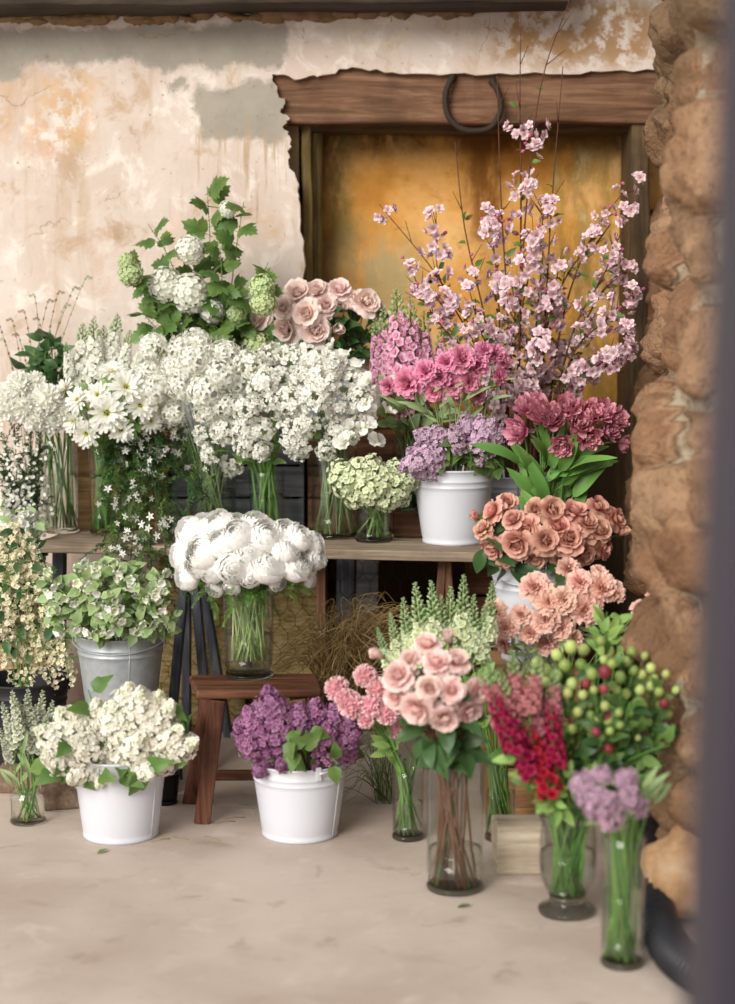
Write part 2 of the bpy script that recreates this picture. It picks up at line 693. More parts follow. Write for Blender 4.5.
def wobble_box(name, x0, x1, y0, y1, z0, z1, mat, nx=24, amp=.006, seed=1, axis='x'):
    """timber with slightly uneven faces"""
    bm = bmesh.new()
    bmesh.ops.create_cube(bm, size=1)
    ax = {'x': 0, 'z': 2}[axis]
    ed = [e for e in bm.edges if abs((e.verts[0].co - e.verts[1].co)[ax]) > .5]
    bmesh.ops.subdivide_edges(bm, edges=ed, cuts=nx, use_grid_fill=True)
    for v in bm.verts:
        v.co = Vector((x0 + (v.co.x + .5) * (x1 - x0), y0 + (v.co.y + .5) * (y1 - y0), z0 + (v.co.z + .5) * (z1 - z0)))
        nv = mnoise.noise_vector(v.co * 5 + Vector((seed, 0, 0)))
        v.co += nv * amp
    me = bpy.data.meshes.new(name)
    bm.to_mesh(me)
    bm.free()
    me.materials.append(mat)
    return bevel(put(name, me), .008, 2)


struct(wobble_box('trim_1', W(262, 100, 6.23).x, 1.3, 6.225, 6.42, W(400, 123, 6.225).z, W(400, 60, 6.225).z, M_beam, 26, .008, 2))
struct(wobble_box('trim_2', W(300, 128, 6.3).x, 1.3, 6.30, 6.47, W(400, 131, 6.3).z, W(400, 118, 6.3).z, M_beamdark, 20, .004, 5))
struct(wobble_box('trim_3', W(302, 200, 6.30).x, W(312, 200, 6.30).x, 6.29, 6.50, 0, W(300, 120, 6.3).z, M_jamb, 30, .006, 6, 'z'))
struct(wobble_box('trim_4', W(312, 200, 6.36).x, W(322, 200, 6.36).x, 6.36, 6.51, 0, W(300, 122, 6.3).z, M_jamb, 30, .005, 9, 'z'))
struct(wobble_box('trim_5', W(628, 300, 6.25).x, W(648, 300, 6.25).x, 6.24, 6.48, 0, W(300, 120, 6.25).z, M_post, 30, .008, 7, 'z'))
struct(wobble_box('trim_6', -2.6, W(300, 200, 6.36).x, 6.305, 6.5, -.01, 2.7, plain('mud_core', '#8f7a58', .95), 4, 0, 8, 'z'))
# floor
mb = MB()
mb.add([(-4, -1.5, 0), (4, -1.5, 0), (4, 6.7, 0), (-4, 6.7, 0)], [(0, 1, 2, 3)])
struct(mb.obj('floor', M_floor, smooth=False))
# timber wall plate under the roof and the rubble bedding below it
o = wobble_box('trim_7', -2.7, W(575, 0, 6.1).x, 5.98, 6.2, W(300, 9, 6.1).z, 2.72, M_roof, 30, .01, 11)
o.rotation_euler = (0, R(-.55), 0)
struct(o)
mb = MB()
rr = random.Random(5)
M_rubble = plain('rubble', '#b59468', .95)
for i in range(110):
    px = rr.uniform(0, 470)
    p = W(px, 18 - px * .022 + rr.uniform(-5, 5), 6.19)
    blob(mb, p, rr.uniform(.012, .028), 0, 0, 12, 8, (1.1 + rr.random() * 1.6, .8, .5 + rr.random() * .5))
o = mb.obj('trim_8', plain('bedding_mortar', '#84684a', .95))
mod = o.modifiers.new('d', 'DISPLACE')
tx = bpy.data.textures.new('clods', 'CLOUDS')
tx.noise_scale = .018
mod.texture = tx
mod.strength = .035
mod.texture_coords = 'GLOBAL'
struct(o)
# eave above
mb = MB()
box(mb, -4, 4, 5.75, 6.8, 2.74, 2.82)
struct(mb.obj('ceiling', M_roof, smooth=False))

# ------------------------------------------------------------------ stone pier
def stone_wall():
    path = [(1.06, 6.34), (1.03, 6.15), (.965, 5.6), (.865, 4.95), (.775, 4.42), (.79, 4.2), (.95, 4.05), (1.7, 3.95), (2.6, 3.9)]
    P = catmull([(x, y, 0) for x, y in path], 24)
    # resample by arc length
    d = [0]
    for a, b in zip(P, P[1:]):
        d.append(d[-1] + (b - a).length)
    step = .018
    ns = int(d[-1] / step)
    pts, j = [], 0
    for i in range(ns + 1):
        s = i * step
        while j < len(d) - 2 and d[j + 1] < s:
            j += 1
        t = (s - d[j]) / max(1e-9, d[j + 1] - d[j])
        pts.append(P[j].lerp(P[j + 1], min(t, 1)))
    nz = int(2.74 / step)
    rr = random.Random(21)
    # stone centres in uneven courses
    cen = []
    z = 0.0
    while z < 2.9:
        h = rr.uniform(.11, .25)
        s = -rr.random() * .3
        while s < d[-1] + .3:
            w = rr.uniform(.14, .44)
            cen.append((s + w / 2 + rr.uniform(-.02, .02), z + h / 2 + rr.uniform(-.03, .03), w, h, rr.random(), rr.uniform(-.025, .035)))
            s += w
        z += h
    cen = np.array(cen)
    Sg = np.arange(ns + 1) * step
    Zg = np.arange(nz + 1) * step
    vs, tn = [], []
    for i, s in enumerate(Sg):
        a = pts[max(0, i - 2)]
        b = pts[min(ns, i + 2)]
        t = (b - a).normalized()
        nrm = Vector((t.y, -t.x, 0))  # towards the room
        if nrm.x > 0 and t.y < -.2:
            nrm = -nrm
        nn = Vector((-abs(t.y), -abs(t.x), 0)).normalized()
        for k, z in enumerate(Zg):
            wob = mnoise.noise_vector(Vector((s * 4, z * 4, 3))) * .08
            ds = (cen[:, 0] - s - wob.x) / (cen[:, 2] * .5)
            dz = (cen[:, 1] - z - wob.y) / (cen[:, 3] * .5)
            q = (np.abs(ds) ** 3.2 + np.abs(dz) ** 3.2) ** (1 / 3.2)
            m = int(np.argmin(q))
            q0 = q[m]
            h = max(0.0, 1 - max(0, q0) ** 2.6)
            disp = .06 * h ** .8 + 1.5 * cen[m, 5] * min(1, h * 2.2)
            disp += mnoise.fractal(Vector((s * 6, z * 6, 1)), .6, 2.1, 6) * .05
            disp -= .05 * min(1, max(0, (z - 1.15) / .3))
            # one boulder bellies out low down, and the very foot draws back
            p = pts[i]
            disp += .075 * math.exp(-(((p.y - 4.45) / .22) ** 2) - (((z - .57) / .12) ** 2))
            disp -= .05 * max(0, 1 - z / .42)
            vs.append(p + nn * disp + Vector((0, 0, z)))
            tn.append(cen[m, 4] * .9 if h > .12 else 1.0)
    fs = []
    for i in range(ns):
        for k in range(nz):
            a = i * (nz + 1) + k
            fs.append((a, a + 1, a + nz + 2, a + nz + 1))
    n = NT('sandstone')
    p = n.coord()
    t = n.attr()
    a, _ = n.noise(p, 5, 6, .65, .4)
    b, _ = n.noise(p, 26, 5, .65)
    c = n.ramp(t, (0, '#7f5a36'), (.25, '#a2764a'), (.5, '#8c5f38'), (.75, '#ad8358'), (.88, '#7d5c3c'), (.93, '#98805e'), (1, '#b3a082'))
    c = n.mix(n.step(a, .5, .7, 0, .6), c, lin('#b88d62'))
    c = n.mix(n.step(a, .25, .42, .65, 0), c, lin('#5e3b1e'))
    c = n.mix(n.step(b, .6, .72, 0, .4), c, lin('#6e4a2a'))
    g, _ = n.noise(p, 70, 5, .7)
    c = n.mix(n.step(g, .52, .64, 0, .45), c, lin('#54371f'))
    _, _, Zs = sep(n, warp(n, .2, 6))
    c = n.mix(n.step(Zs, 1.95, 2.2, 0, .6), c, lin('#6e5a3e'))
    hh = n.math('ADD', n.math('MULTIPLY', a, 1.0), n.math('ADD', n.math('MULTIPLY', b, .7), n.math('MULTIPLY', g, .35)))
    hs = n.n('ShaderNodeHueSaturation')
    hs.inputs['Saturation'].default_value = .82
    hs.inputs['Value'].default_value = 1.04
    n.set(hs.inputs['Color'], c)
    c = hs.outputs[0]
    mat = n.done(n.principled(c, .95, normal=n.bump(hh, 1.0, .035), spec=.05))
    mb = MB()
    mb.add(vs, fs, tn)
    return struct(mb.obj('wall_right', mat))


stone_wall()

# ------------------------------------------------------------------ hook, post, hose, rock
M_iron = plain('old_iron', '#3b3028', .75, .3)
t = thing('iron_hook', W(470, 100, 6.2), 'bent dark iron hook hanging on the wooden lintel', 'hook')
mb = MB()
loop = [(452, 78), (446, 92), (446, 108), (451, 120), (462, 129), (476, 131), (490, 128), (498, 118), (501, 106), (498, 92), (493, 82)]
tube(mb, catmull([W(x, y, 6.2 - .012 * math.sin(i / 10 * math.pi)) - t.location for i, (x, y) in enumerate(loop)], 4), .011, 8)
mb.obj('hook_bar', M_iron, t)
mb = MB()
for q in (loop[0], loop[-1]):
    blob(mb, W(q[0], q[1], 6.215) - t.location, .016, 0, 0, 8, 5)
mb.obj('staple', M_iron, t)

n = NT('purple_grey_paint')
a, _ = n.noise(n.coord((8, 8, 1.5)), 3, 5, .6)
M_paint = n.done(n.principled(n.mix(a, lin('#2c2731'), lin('#38323d')), .55, normal=n.bump(a, .1, .003)))
mb = MB()
box(mb, -.078, .05, -.07, .08, 0, 2.35)
o = bevel(mb.obj('door_post', M_paint, smooth=False), .018, 4)
o.location = (.3615, 1.52, 0)
o.rotation_euler = (0, R(.9), 0)
tag(o, 'tall purple-grey painted post standing very near, out of focus', 'post', kind='thing')

M_rubber = plain('black_rubber', '#26262b', .4)
t = thing('drain_hose', F(662, 940), 'black corrugated hose lying against the stone wall', 'hose')
hp = catmull([F(650, 820, .02) + Vector((.03, .3, .12)), F(651, 850, .10), F(655, 905, .06), F(668, 945, .05), F(690, 968, .05), F(722, 985, .05), F(760, 995, .05)], 30)
mb = MB()
tube(mb, [p - t.location for p in hp], [.043 + .005 * math.sin(i * 1.57) for i in range(len(hp))], 14)
mb.obj('hose', M_rubber, t)

def rock(name, c, r, sc, col, label, seed, cat='rock', extra=None):
    bm = bmesh.new()
    bmesh.ops.create_icosphere(bm, subdivisions=4, radius=1)
    for v in bm.verts:
        d = 1 + .28 * mnoise.noise(v.co * 1.3 + Vector((seed, 0, 0))) + .08 * mnoise.noise(v.co * 5 + Vector((seed, 2, 0))) + .03 * mnoise.noise(v.co * 14)
        v.co = Vector((v.co.x * sc[0], v.co.y * sc[1], v.co.z * sc[2])) * d * r
    lo = min(v.co.z for v in bm.verts)
    for v in bm.verts:
        v.co.z -= lo
    me = bpy.data.meshes.new(name)
    bm.to_mesh(me)
    bm.free()
    me.materials.append(col)
    me.polygons.foreach_set('use_smooth', [True] * len(me.polygons))
    o = put(name, me, None, c)
    return tag(o, label, cat)


n = NT('loose_stone')
a, _ = n.noise(n.coord(), 12, 6, .65)
M_rock = n.done(n.principled(n.ramp(a, (.3, '#a5794e'), (.5, '#c9a078'), (.7, '#d9bfa0')), .95, normal=n.bump(a, .6, .01)))
rock('rock', F(682, 922) + Vector((.01, .02, 0)), .115, (.85, .9, 1.0), M_rock, 'rounded tan rock on the floor against the stone wall beside the hose', 3.3)
n = NT('broken_brick')
a, _ = n.noise(n.coord(), 25, 6, .65)
M_brick = n.done(n.principled(n.ramp(a, (.3, '#5d4638'), (.55, '#85705f'), (.75, '#a39384')), .95, normal=n.bump(a, .7, .01)))


def chunk(name, c, sz, rz, mat, label, cat, seed=1, amp=.01):
    bm = bmesh.new()
    bmesh.ops.create_cube(bm, size=1)
    bmesh.ops.subdivide_edges(bm, edges=bm.edges[:], cuts=6, use_grid_fill=True)
    for v in bm.verts:
        v.co = Vector((v.co.x * sz[0], v.co.y * sz[1], (v.co.z + .5) * sz[2]))
        k = mnoise.noise_vector(v.co * 14 + Vector((seed, 0, 0))) * amp
        if v.co.z < .002:
            k.z = 0
        v.co += k
    me = bpy.data.meshes.new(name)
    bm.to_mesh(me)
    bm.free()
    me.materials.append(mat)
    o = bevel(put(name, me, None, c), .006, 2)
    o.rotation_euler = (0, 0, rz)
    return tag(o, label, cat)


chunk('broken_brick', F(60, 806), (.11, .09, .095), .3, M_brick, 'broken brown brick on the floor left of the white lilac pail', 'brick', 2)
chunk('broken_brick', F(22, 790), (.15, .1, .07), -.2, M_brick, 'low dusty brick on the floor behind the glass jar', 'brick', 9)
M_pale = wood_mat('pale_block', '#8d7e6c', '#b5a792', '#d3c7b4', 'x', 1.0)
chunk('wood_block', F(518, 868), (.13, .12, .13), .05, M_pale, 'pale weathered wood block on the floor between tall rose vase and footed vase', 'block', 4, .004)
# ------------------------------------------------------------------ furniture
M_grey = wood_mat('weathered_bench', '#5d5042', '#8f7e6b', '#b8a892', 'x')
M_trest = wood_mat('trestle_leg', '#33353d', '#565963', '#7a7d86', 'z')
M_brown = wood_mat('brown_leg', '#3a2418', '#6b4a36', '#8f6b52', 'z')
M_stool = wood_mat('stool_wood', '#341b10', '#5e3a28', '#875a42', 'x', rough=.5)
M_stoolleg = wood_mat('stool_leg_wood', '#341a11', '#66402f', '#8d6350', 'z', rough=.5)
M_crate = wood_mat('crate_slats', '#6b4c30', '#a07a52', '#c4a07a', 'x')
M_crateg = wood_mat('crate_slats_grey', '#4a4c52', '#75777c', '#989a9c', 'x')
M_crateb = wood_mat('crate_slats_brown', '#3d2619', '#69452f', '#86604a', 'x')

BZ = .72   # bench height
a, b = F(34, 543, BZ), F(560, 554, BZ)
t = thing('bench', ((a + b) / 2) * 1 - Vector((0, 0, BZ)), 'long weathered grey plank bench on trestles carrying the row of vases', 'bench')
d = (b - a)
ang = math.atan2(d.y, d.x)
t.rotation_euler = (0, 0, ang)
L = d.length
mb = MB()
for k in range(3):
    box(mb, -L / 2 + .006 * k, L / 2 - .01 * (k % 2), .132 * k, .132 * k + .128, BZ - .032, BZ)
bevel(mb.obj('bench_top', M_grey, t, False), .004, 2)
def leg(name, mat, p, q, w=.045, h=.035, par=t):
    mb = MB()
    inv = par.matrix_basis.inverted() if False else None
    c = Matrix.Rotation(-par.rotation_euler.z, 4, 'Z')
    P = [c @ (Vector(x) - par.location) for x in (p, q)]
    bar(mb, P[0], P[1], w, h, 0)
    return bevel(mb.obj(name, mat, par, False), .003, 2)
for (xa, xb, ya, yb) in ((192, 212, 5.56, 5.50), (187, 166, 5.56, 5.50), (196, 228, 5.86, 5.92), (187, 186, 5.86, 5.92)):
    top = Vector((W(xa, 560, ya).x, ya, BZ - .034))
    bot = Vector((W(xb, 700, yb).x, yb, 0))
    leg('leg', M_trest, top, bot, .028, .032)
for (xa, xb, ya, yb) in ((443, 428, 5.53, 5.50), (447, 464, 5.53, 5.52), (445, 447, 5.80, 5.86)):
    leg('leg', M_brown, Vector((W(xa, 560, ya).x, ya, BZ - .034)), Vector((W(xb, 640, yb).x, yb, 0)), .026, .03)
leg('leg', M_brown, (W(322, 560, 5.68).x, 5.68, BZ - .034), (W(322, 640, 5.68).x, 5.68, 0), .03, .04)
leg('leg', M_trest, (W(60, 560, 5.8).x, 5.8, BZ - .034), (W(56, 640, 5.8).x, 5.8, 0), .04, .04)

# low stool
SZ = .40
c0 = F(256, 686, SZ)
t = thing('stool', (c0.x, c0.y, 0), 'low reddish brown wooden stool holding the vase of white ranunculus', 'stool')
mb = MB()
fl, fr, br, bl = F(197, 691, SZ), F(322, 689, SZ), F(316, 673, SZ), F(189, 675, SZ)
vs = [Vector((p.x, p.y, z)) - t.location for z in (SZ - .026, SZ) for p in (fl, fr, br, bl)]
mb.add(vs, [(0, 3, 2, 1), (4, 5, 6, 7), (0, 1, 5, 4), (1, 2, 6, 5), (2, 3, 7, 6), (3, 0, 4, 7)])
bevel(mb.obj('seat', M_stool, t, False), .007, 3)
def sleg(p, q):
    mb = MB()
    bar(mb, p - t.location, q - t.location, .046, .03)
    bevel(mb.obj('leg', M_stoolleg, t, False), .004, 2)
fy = fl.y + .03
yb = bl.y - .02
sleg(Vector((W(218, 697, fy).x, fy, SZ - .03)), F(202, 823))
sleg(Vector((W(210, 695, yb).x, yb, SZ - .03)), Vector((W(188, 790, yb).x, yb + .06, 0)))
sleg(Vector((W(298, 697, fy).x, fy, SZ - .03)), Vector((W(314, 797, fy).x, fy - .03, 0)))
sleg(Vector((W(296, 695, yb).x, yb, SZ - .03)), Vector((W(314, 790, yb).x, yb + .06, 0)))
mb = MB()
zz = .09
bar(mb, Vector((W(196, 780, yb + .04).x, yb + .045, zz)) - t.location, Vector((W(308, 780, yb + .04).x, yb + .045, zz)) - t.location, .03, .02, 0, Vector((0, 0, 1)))
bevel(mb.obj('stretcher', M_stool, t, False), .003, 2)


def crate(px0, px1, Y, dep, z0, z1, mat, label, nsl=3, rz=0.0):
    x0, x1 = W(px0, 500, Y).x, W(px1, 500, Y).x
    t = thing('wooden_crate', ((x0 + x1) / 2, Y + dep / 2, z0), label, 'crate', None, rz)
    w, h = (x1 - x0) / 2, z1 - z0
    g = .008
    sh = (h - g * (nsl - 1)) / nsl
    for yy in (-dep / 2, dep / 2 - .014):
        mb = MB()
        for k in range(nsl):
            box(mb, -w, w, yy, yy + .014, k * (sh + g), k * (sh + g) + sh)
        bevel(mb.obj('side_slats', mat, t, False), .002, 1)
    for xx in (-w, w - .016):
        mb = MB()
        box(mb, xx, xx + .016, -dep / 2 + .0145, dep / 2 - .0145, 0, h)
        bevel(mb.obj('end_board', mat, t, False), .002, 1)
    mb = MB()
    box(mb, -w + .0165, w - .0165, -dep / 2 + .0145, dep / 2 - .0145, h - .014, h)
    mb.obj('top_board', mat, t, False)
    return t


UZ = 1.045
crate(70, 168, 5.95, .22, BZ, UZ, M_crate, 'tan wooden crate standing on end at back of the bench behind the left vases', 1)
crate(172, 304, 5.95, .22, BZ, UZ, M_crateg, 'blue-grey wooden crate at back of the bench behind the thick green stems', 3)
crate(308, 404, 5.95, .22, BZ, UZ, M_crateb, 'dark brown wooden crate under the pail of blush roses', 3)
cb = F(408, 535, BZ)
chunk('wood_block', (W(408, 520, 5.78).x, 5.78, BZ), (.10, .10, .085), .02, M_crateb, 'brown wood block on the bench under the small dark jar', 'block', 6, .002)
crate(500, 598, 5.30, .24, 0, .62, M_crateb, 'brown crate under the vase of pink tulips', 4)
crate(470, 560, 5.72, .26, 0, .70, M_crateb, 'dark crate under the pail of blossom branches at the back', 4)
crate(488, 584, 4.98, .26, 0, .44, M_crate, 'wooden crate under the white pail of peach roses', 3)
crate(78, 160, 5.18, .26, 0, .235, M_crate, 'low wooden crate under the galvanised bucket', 2)

# dark weathered boards standing under the bench
def board(px0, px1, y0, Y, w, mat, label, lean=.05, ztop=None):
    t = thing('weathered_board', (W((px0 + px1) / 2, 600, Y).x, Y, 0), label, 'board')
    mb = MB()
    w = W(px1, 600, Y).x - W(px0, 600, Y).x
    bar(mb, Vector((0, 0, 0)), Vector((.01, lean, ztop or .68)), w, .018)
    bevel(mb.obj('board', mat, t, False), .002, 1)
board(334, 352, 0, 5.99, 0, M_trest, 'dark grey upright board under the bench, beside a second grey board', .05, .66)
board(354, 376, 0, 6.0, 0, M_crateg, 'paler grey upright board under the bench right of the darker one', .05, .66)

# straw bales in burlap behind chicken wire
n = NT('burlap_bale')
a, _ = n.noise(n.coord((1, 1, 6)), 22, 5, .65)
M_bale = n.done(n.principled(n.ramp(a, (.3, '#7a6238'), (.5, '#b09a68'), (.7, '#cdbb8c')), .95, normal=n.bump(a, .7, .01), spec=.05))
chunk('straw_bale', (W(203, 600, 6.07).x, 6.08, 0), (.30, .14, .64), 0, M_bale, 'tall straw bale behind chicken wire by the trestle legs', 'bale', 3, .012)
chunk('straw_bale', (W(287, 600, 6.07).x, 6.08, 0), (.24, .14, .60), 0, M_bale, 'straw bale behind chicken wire above the stool', 'bale', 8, .012)
mb = MB()
YW = 5.985
hx, hz = .052, .06
xa, xb = W(160, 600, YW).x, W(470, 600, YW).x
rowi = 0
z = .02
while z < .66:
    x = xa + (hx / 2 if rowi % 2 else 0)
    while x < xb:
        p = [Vector((x, YW, z)), Vector((x, YW + .002, z + hz * .5)), Vector((x - hx / 2, YW, z + hz)), Vector((x + hx / 2, YW, z + hz))]
        tube(mb, p[:2], .0013, 3, cap=False)
        tube(mb, [p[1], p[2]], .0013, 3, cap=False)
        tube(mb, [p[1], p[3]], .0013, 3, cap=False)
        x += hx
    z += hz
    rowi += 1
t = thing('chicken_wire', (0, 0, 0), 'sheet of rusty hexagonal chicken wire standing under the bench', 'wire mesh')
mb.obj('wire_mesh', plain('rusty_wire', '#4a3524', .7, .4), t)
mb = MB()
for zz in (.012, .655):
    box(mb, xa, xb, YW + .003, YW + .018, zz - .01, zz + .01)
mb.obj('batten', M_crateb, t, False)
t.location = (0, 0, 0)

# ------------------------------------------------------------------ containers
def glass_mat():
    n = NT('clear_glass')
    lw = n.n('ShaderNodeLayerWeight')
    lw.inputs[0].default_value = .5
    fz = n.math('ADD', n.math('MULTIPLY', n.math('POWER', lw.outputs['Facing'], 4.0), .8), .035)
    tr = n.n('ShaderNodeBsdfTransparent')
    tr.inputs[0].default_value = (.965, .978, .968, 1)
    gl = n.n('ShaderNodeBsdfGlossy')
    gl.inputs['Roughness'].default_value = .03
    m = n.n('ShaderNodeMixShader')
    n.set(m.inputs[0], fz)
    n.set(m.inputs[1], tr.outputs[0])
    n.set(m.inputs[2], gl.outputs[0])
    return n.done(m.outputs[0])


def solid_glass(name, ior, col, rough=0.0):
    n = NT(name)
    g = n.n('ShaderNodeBsdfGlass')
    g.inputs['IOR'].default_value = ior
    g.inputs['Roughness'].default_value = rough
    g.inputs['Color'].default_value = col
    tr = n.n('ShaderNodeBsdfTransparent')
    tr.inputs[0].default_value = (.90, .93, .89, 1)
    m = n.n('ShaderNodeMixShader')
    m.inputs[0].default_value = .8
    n.set(m.inputs[1], tr.outputs[0])
    n.set(m.inputs[2], g.outputs[0])
    return n.done(m.outputs[0])


M_glass = glass_mat()
M_thick = solid_glass('thick_glass', 1.45, (.93, .96, .94, 1))


def water_mat():
    n = NT('vase_water')
    fr = n.n('ShaderNodeLayerWeight')
    fr.inputs[0].default_value = .5
    fz = n.math('ADD', n.math('MULTIPLY', n.math('POWER', fr.outputs['Facing'], 5.0), .4), .02)
    tr = n.n('ShaderNodeBsdfTransparent')
    tr.inputs[0].default_value = (.95, .965, .925, 1)
    gl = n.n('ShaderNodeBsdfRefraction')
    gl.inputs['IOR'].default_value = 1.12
    gl.inputs['Color'].default_value = (.96, .975, .94, 1)
    g2 = n.n('ShaderNodeBsdfGlossy')
    g2.inputs['Roughness'].default_value = .05
    m = n.n('ShaderNodeMixShader')
    m.inputs[0].default_value = .55
    n.set(m.inputs[1], tr.outputs[0])
    n.set(m.inputs[2], gl.outputs[0])
    m2 = n.n('ShaderNodeMixShader')
    n.set(m2.inputs[0], fz)
    n.set(m2.inputs[1], m.outputs[0])
    n.set(m2.inputs[2], g2.outputs[0])
    return n.done(m2.outputs[0])


M_water = water_mat()
M_pail = plain('white_enamel', '#d3d6de', .35, spec=.4)
M_pailblue = plain('bluish_enamel', '#c9d2e4', .35, spec=.4)
n = NT('galvanised')
a, _ = n.noise(n.coord(), 18, 5, .6)
v = n.n('ShaderNodeTexVoronoi')
n.set(v.inputs['Vector'], n.coord())
v.inputs['Scale'].default_value = 45
M_zinc = n.done(n.principled(n.mix(a, n.mix(v.outputs['Distance'], lin('#b4babd'), lin('#d3d7d9')), lin('#979fa5')), n.step(a, .3, .7, .35, .55), .45))
M_wire = plain('bail_wire', '#d9dade', .4, .3)


class Cup:
    def __init__(s, c, z, rb, rr, h, wall=.004):
        s.c, s.z, s.rb, s.rr, s.h = Vector((c.x, c.y, z)), z, rb, rr, h
        s.wall = wall

    def rad(s, k):
        return s.rb + (s.rr - s.rb) * k


def glass_vase(name, px, yb, wb, ytop, wr=None, z=0.0, label='', cat='vase', water=.5, base=.014, shape='cyl', seg=40, Y=None, dark=None):
    c = F(px, yb, z) if Y is None else W(px, yb, Y)
    Y = c.y
    rb = S(wb, Y) / 2
    rr = S(wr or wb, Y) / 2
    h = W(px, ytop, Y).z - z
    t = thing(name, (c.x, c.y, z), label, cat)
    w = .0035
    if shape == 'cyl':
        out = [(rb - .004, .0), (rb, .004)] + [(rb + (rr - rb) * k / 8, max(.005, h * k / 8)) for k in range(1, 9)]
    elif shape == 'jar':
        out = [(rb * .9, 0), (rb, .006), (rb, h * .70), (rb * .97, h * .78), (rb * .80, h * .87), (rb * .78, h * .95), (rb * .82, h)]
    elif shape == 'foot':
        out = [(rb * .96, 0), (rb * 1.0, .006), (rb * .98, .014), (rb * .70, .022), (rb * .60, .034), (rb * .70, .05), (rb * .93, .09), (rb * 1.0, .13), (rb * .97, .19), (rb * .92, h * .85), (rr * .98, h * .96), (rr, h)]
    rin = lambda r: max(.001, r - w)
    fb = base if shape != 'foot' else .046
    inner = [(rin(r), z2) for r, z2 in out if z2 > fb + .002]
    r_b = rin(np.interp(fb, [q[1] for q in out], [q[0] for q in out]))
    prof = [(0.0005, 0)] + out + [(out[-1][0] - w * .5, h + .0015)] + inner[::-1] + [(r_b, fb)] + [(.0005, fb)]
    # walls thin, base thick: base is a solid part of its own
    mb = MB()
    wall_prof = [p for p in out if p[1] >= (fb * .8)]
    wl = wall_prof + [(out[-1][0] - w * .5, h + .0015)] + [(rin(r), z2) for r, z2 in wall_prof[::-1]]
    lathe(mb, wl, seg, closed=True)
    mb.obj('vase_body', dark or M_glass, t)
    mb = MB()
    bo = [p for p in out if p[1] < fb * .8]
    rz = np.interp(fb * .8, [q[1] for q in out], [q[0] for q in out])
    lathe(mb, [(.0003, 0)] + bo + [(float(rz), fb * .8), (float(r_b) + .001, fb), (.0003, fb)], seg)
    mb.obj('vase_base', M_thick, t)
    if water:
        mb = MB()
        zt = fb + (h - fb) * water
        zs = [fb + .001] + [p[1] for p in out if fb + .004 < p[1] < zt - .004] + [zt]
        wp = [(max(.001, float(np.interp(q, [k[1] for k in out], [k[0] for k in out])) - w - .0008), q) for q in zs]
        lathe(mb, [(.0003, zs[0])] + wp + [(.0003, zt)], seg)
        mb.obj('water', M_water, t)
    rbi = float(np.interp(fb + .01, [q[1] for q in out], [q[0] for q in out]))
    cup = Cup(c, z, (rbi if shape != 'foot' else rb * .68) * .86, (out[-1][0] if shape != 'jar' else rb * .78) * .86, h)
    cup.zin = z + fb + .004
    cup.root = t
    return cup


def pail(name, px, yb, wb, yrim, wr, z=0.0, label='', mat=None, cat='pail', Y=None, bail=1, a_ear=-8, drop=.035, seam=None, hz=None, ribs=True):
    mat = mat or M_pail
    c = F(px, yb, z) if Y is None else Vector((W(px, 500, Y).x, Y, z))
    Y = c.y
    rb, rr = S(wb, Y) / 2, S(wr, Y) / 2
    h = hz or (W(px, yrim, Y).z - z)
    t = thing(name, (c.x, c.y, z), label, cat)
    mb = MB()
    P = lambda k, d=0.0: (rb + (rr - rb) * k + d, h * k)
    out = [(.0005, .006), (rb - .006, .006), (rb - .003, 0), (rb + .0015, .001), (rb + .002, .010), (rb, .013)]
    ks = [.1, .3, .5, .7]
    out += [P(k) for k in ks]
    if ribs:
        for k in (.765, .845):
            out += [P(k - .018), P(k - .008, .0022), P(k + .004, .0022), P(k + .014)]
    out += [P(.96), P(.972, .003), P(.985, .0052), P(.998, .003), P(1.0, 0), P(.99, -.0035), P(.97, -.003)]
    out += [P(k, -.003) for k in (.7, .4, .1)] + [(rb - .004, .012), (.0005, .012)]
    lathe(mb, out, 48)
    if seam is not None:
        a = R(seam)
        pts = [Vector((math.cos(a) * (rb + (rr - rb) * k), math.sin(a) * (rb + (rr - rb) * k), h * k)) for k in (.02, .3, .6, .95)]
        tube(mb, pts, .0018, 5)
    mb.obj('pail_body', mat, t)
    a0 = R(a_ear if bail else 0)
    for s in (0, 1):
        a = a0 + math.pi * s
        mb = MB()
        p = Vector((math.cos(a) * (rr + .003), math.sin(a) * (rr + .003), h * .93))
        X = Matrix.Translation(p) @ Matrix.Rotation(a, 4, 'Z')
        box(mb, -.003, .004, -.008, .008, -.016, .022, X=X)
        bevel(mb.obj('handle_ear', mat, t, False), .002, 2)
    if bail:
        mb = MB()
        pts = []
        for i in range(25):
            u = math.pi * i / 24
            q = Vector((math.cos(u) * (rr + .010), -math.sin(u) * (rr + .010) * bail, h * .955 - drop * math.sin(u)))
            q = Matrix.Rotation(a0, 3, 'Z') @ q
            pts.append(q)
        tube(mb, pts, .0034 if drop < 0 else .0024, 6)
        mb.obj('bail_handle', M_wire if mat is not M_zinc else M_zinc, t)
    cup = Cup(c, z, rb * .7, rr * .82, h)
    cup.zin = z + .016
    cup.root = t
    return cup


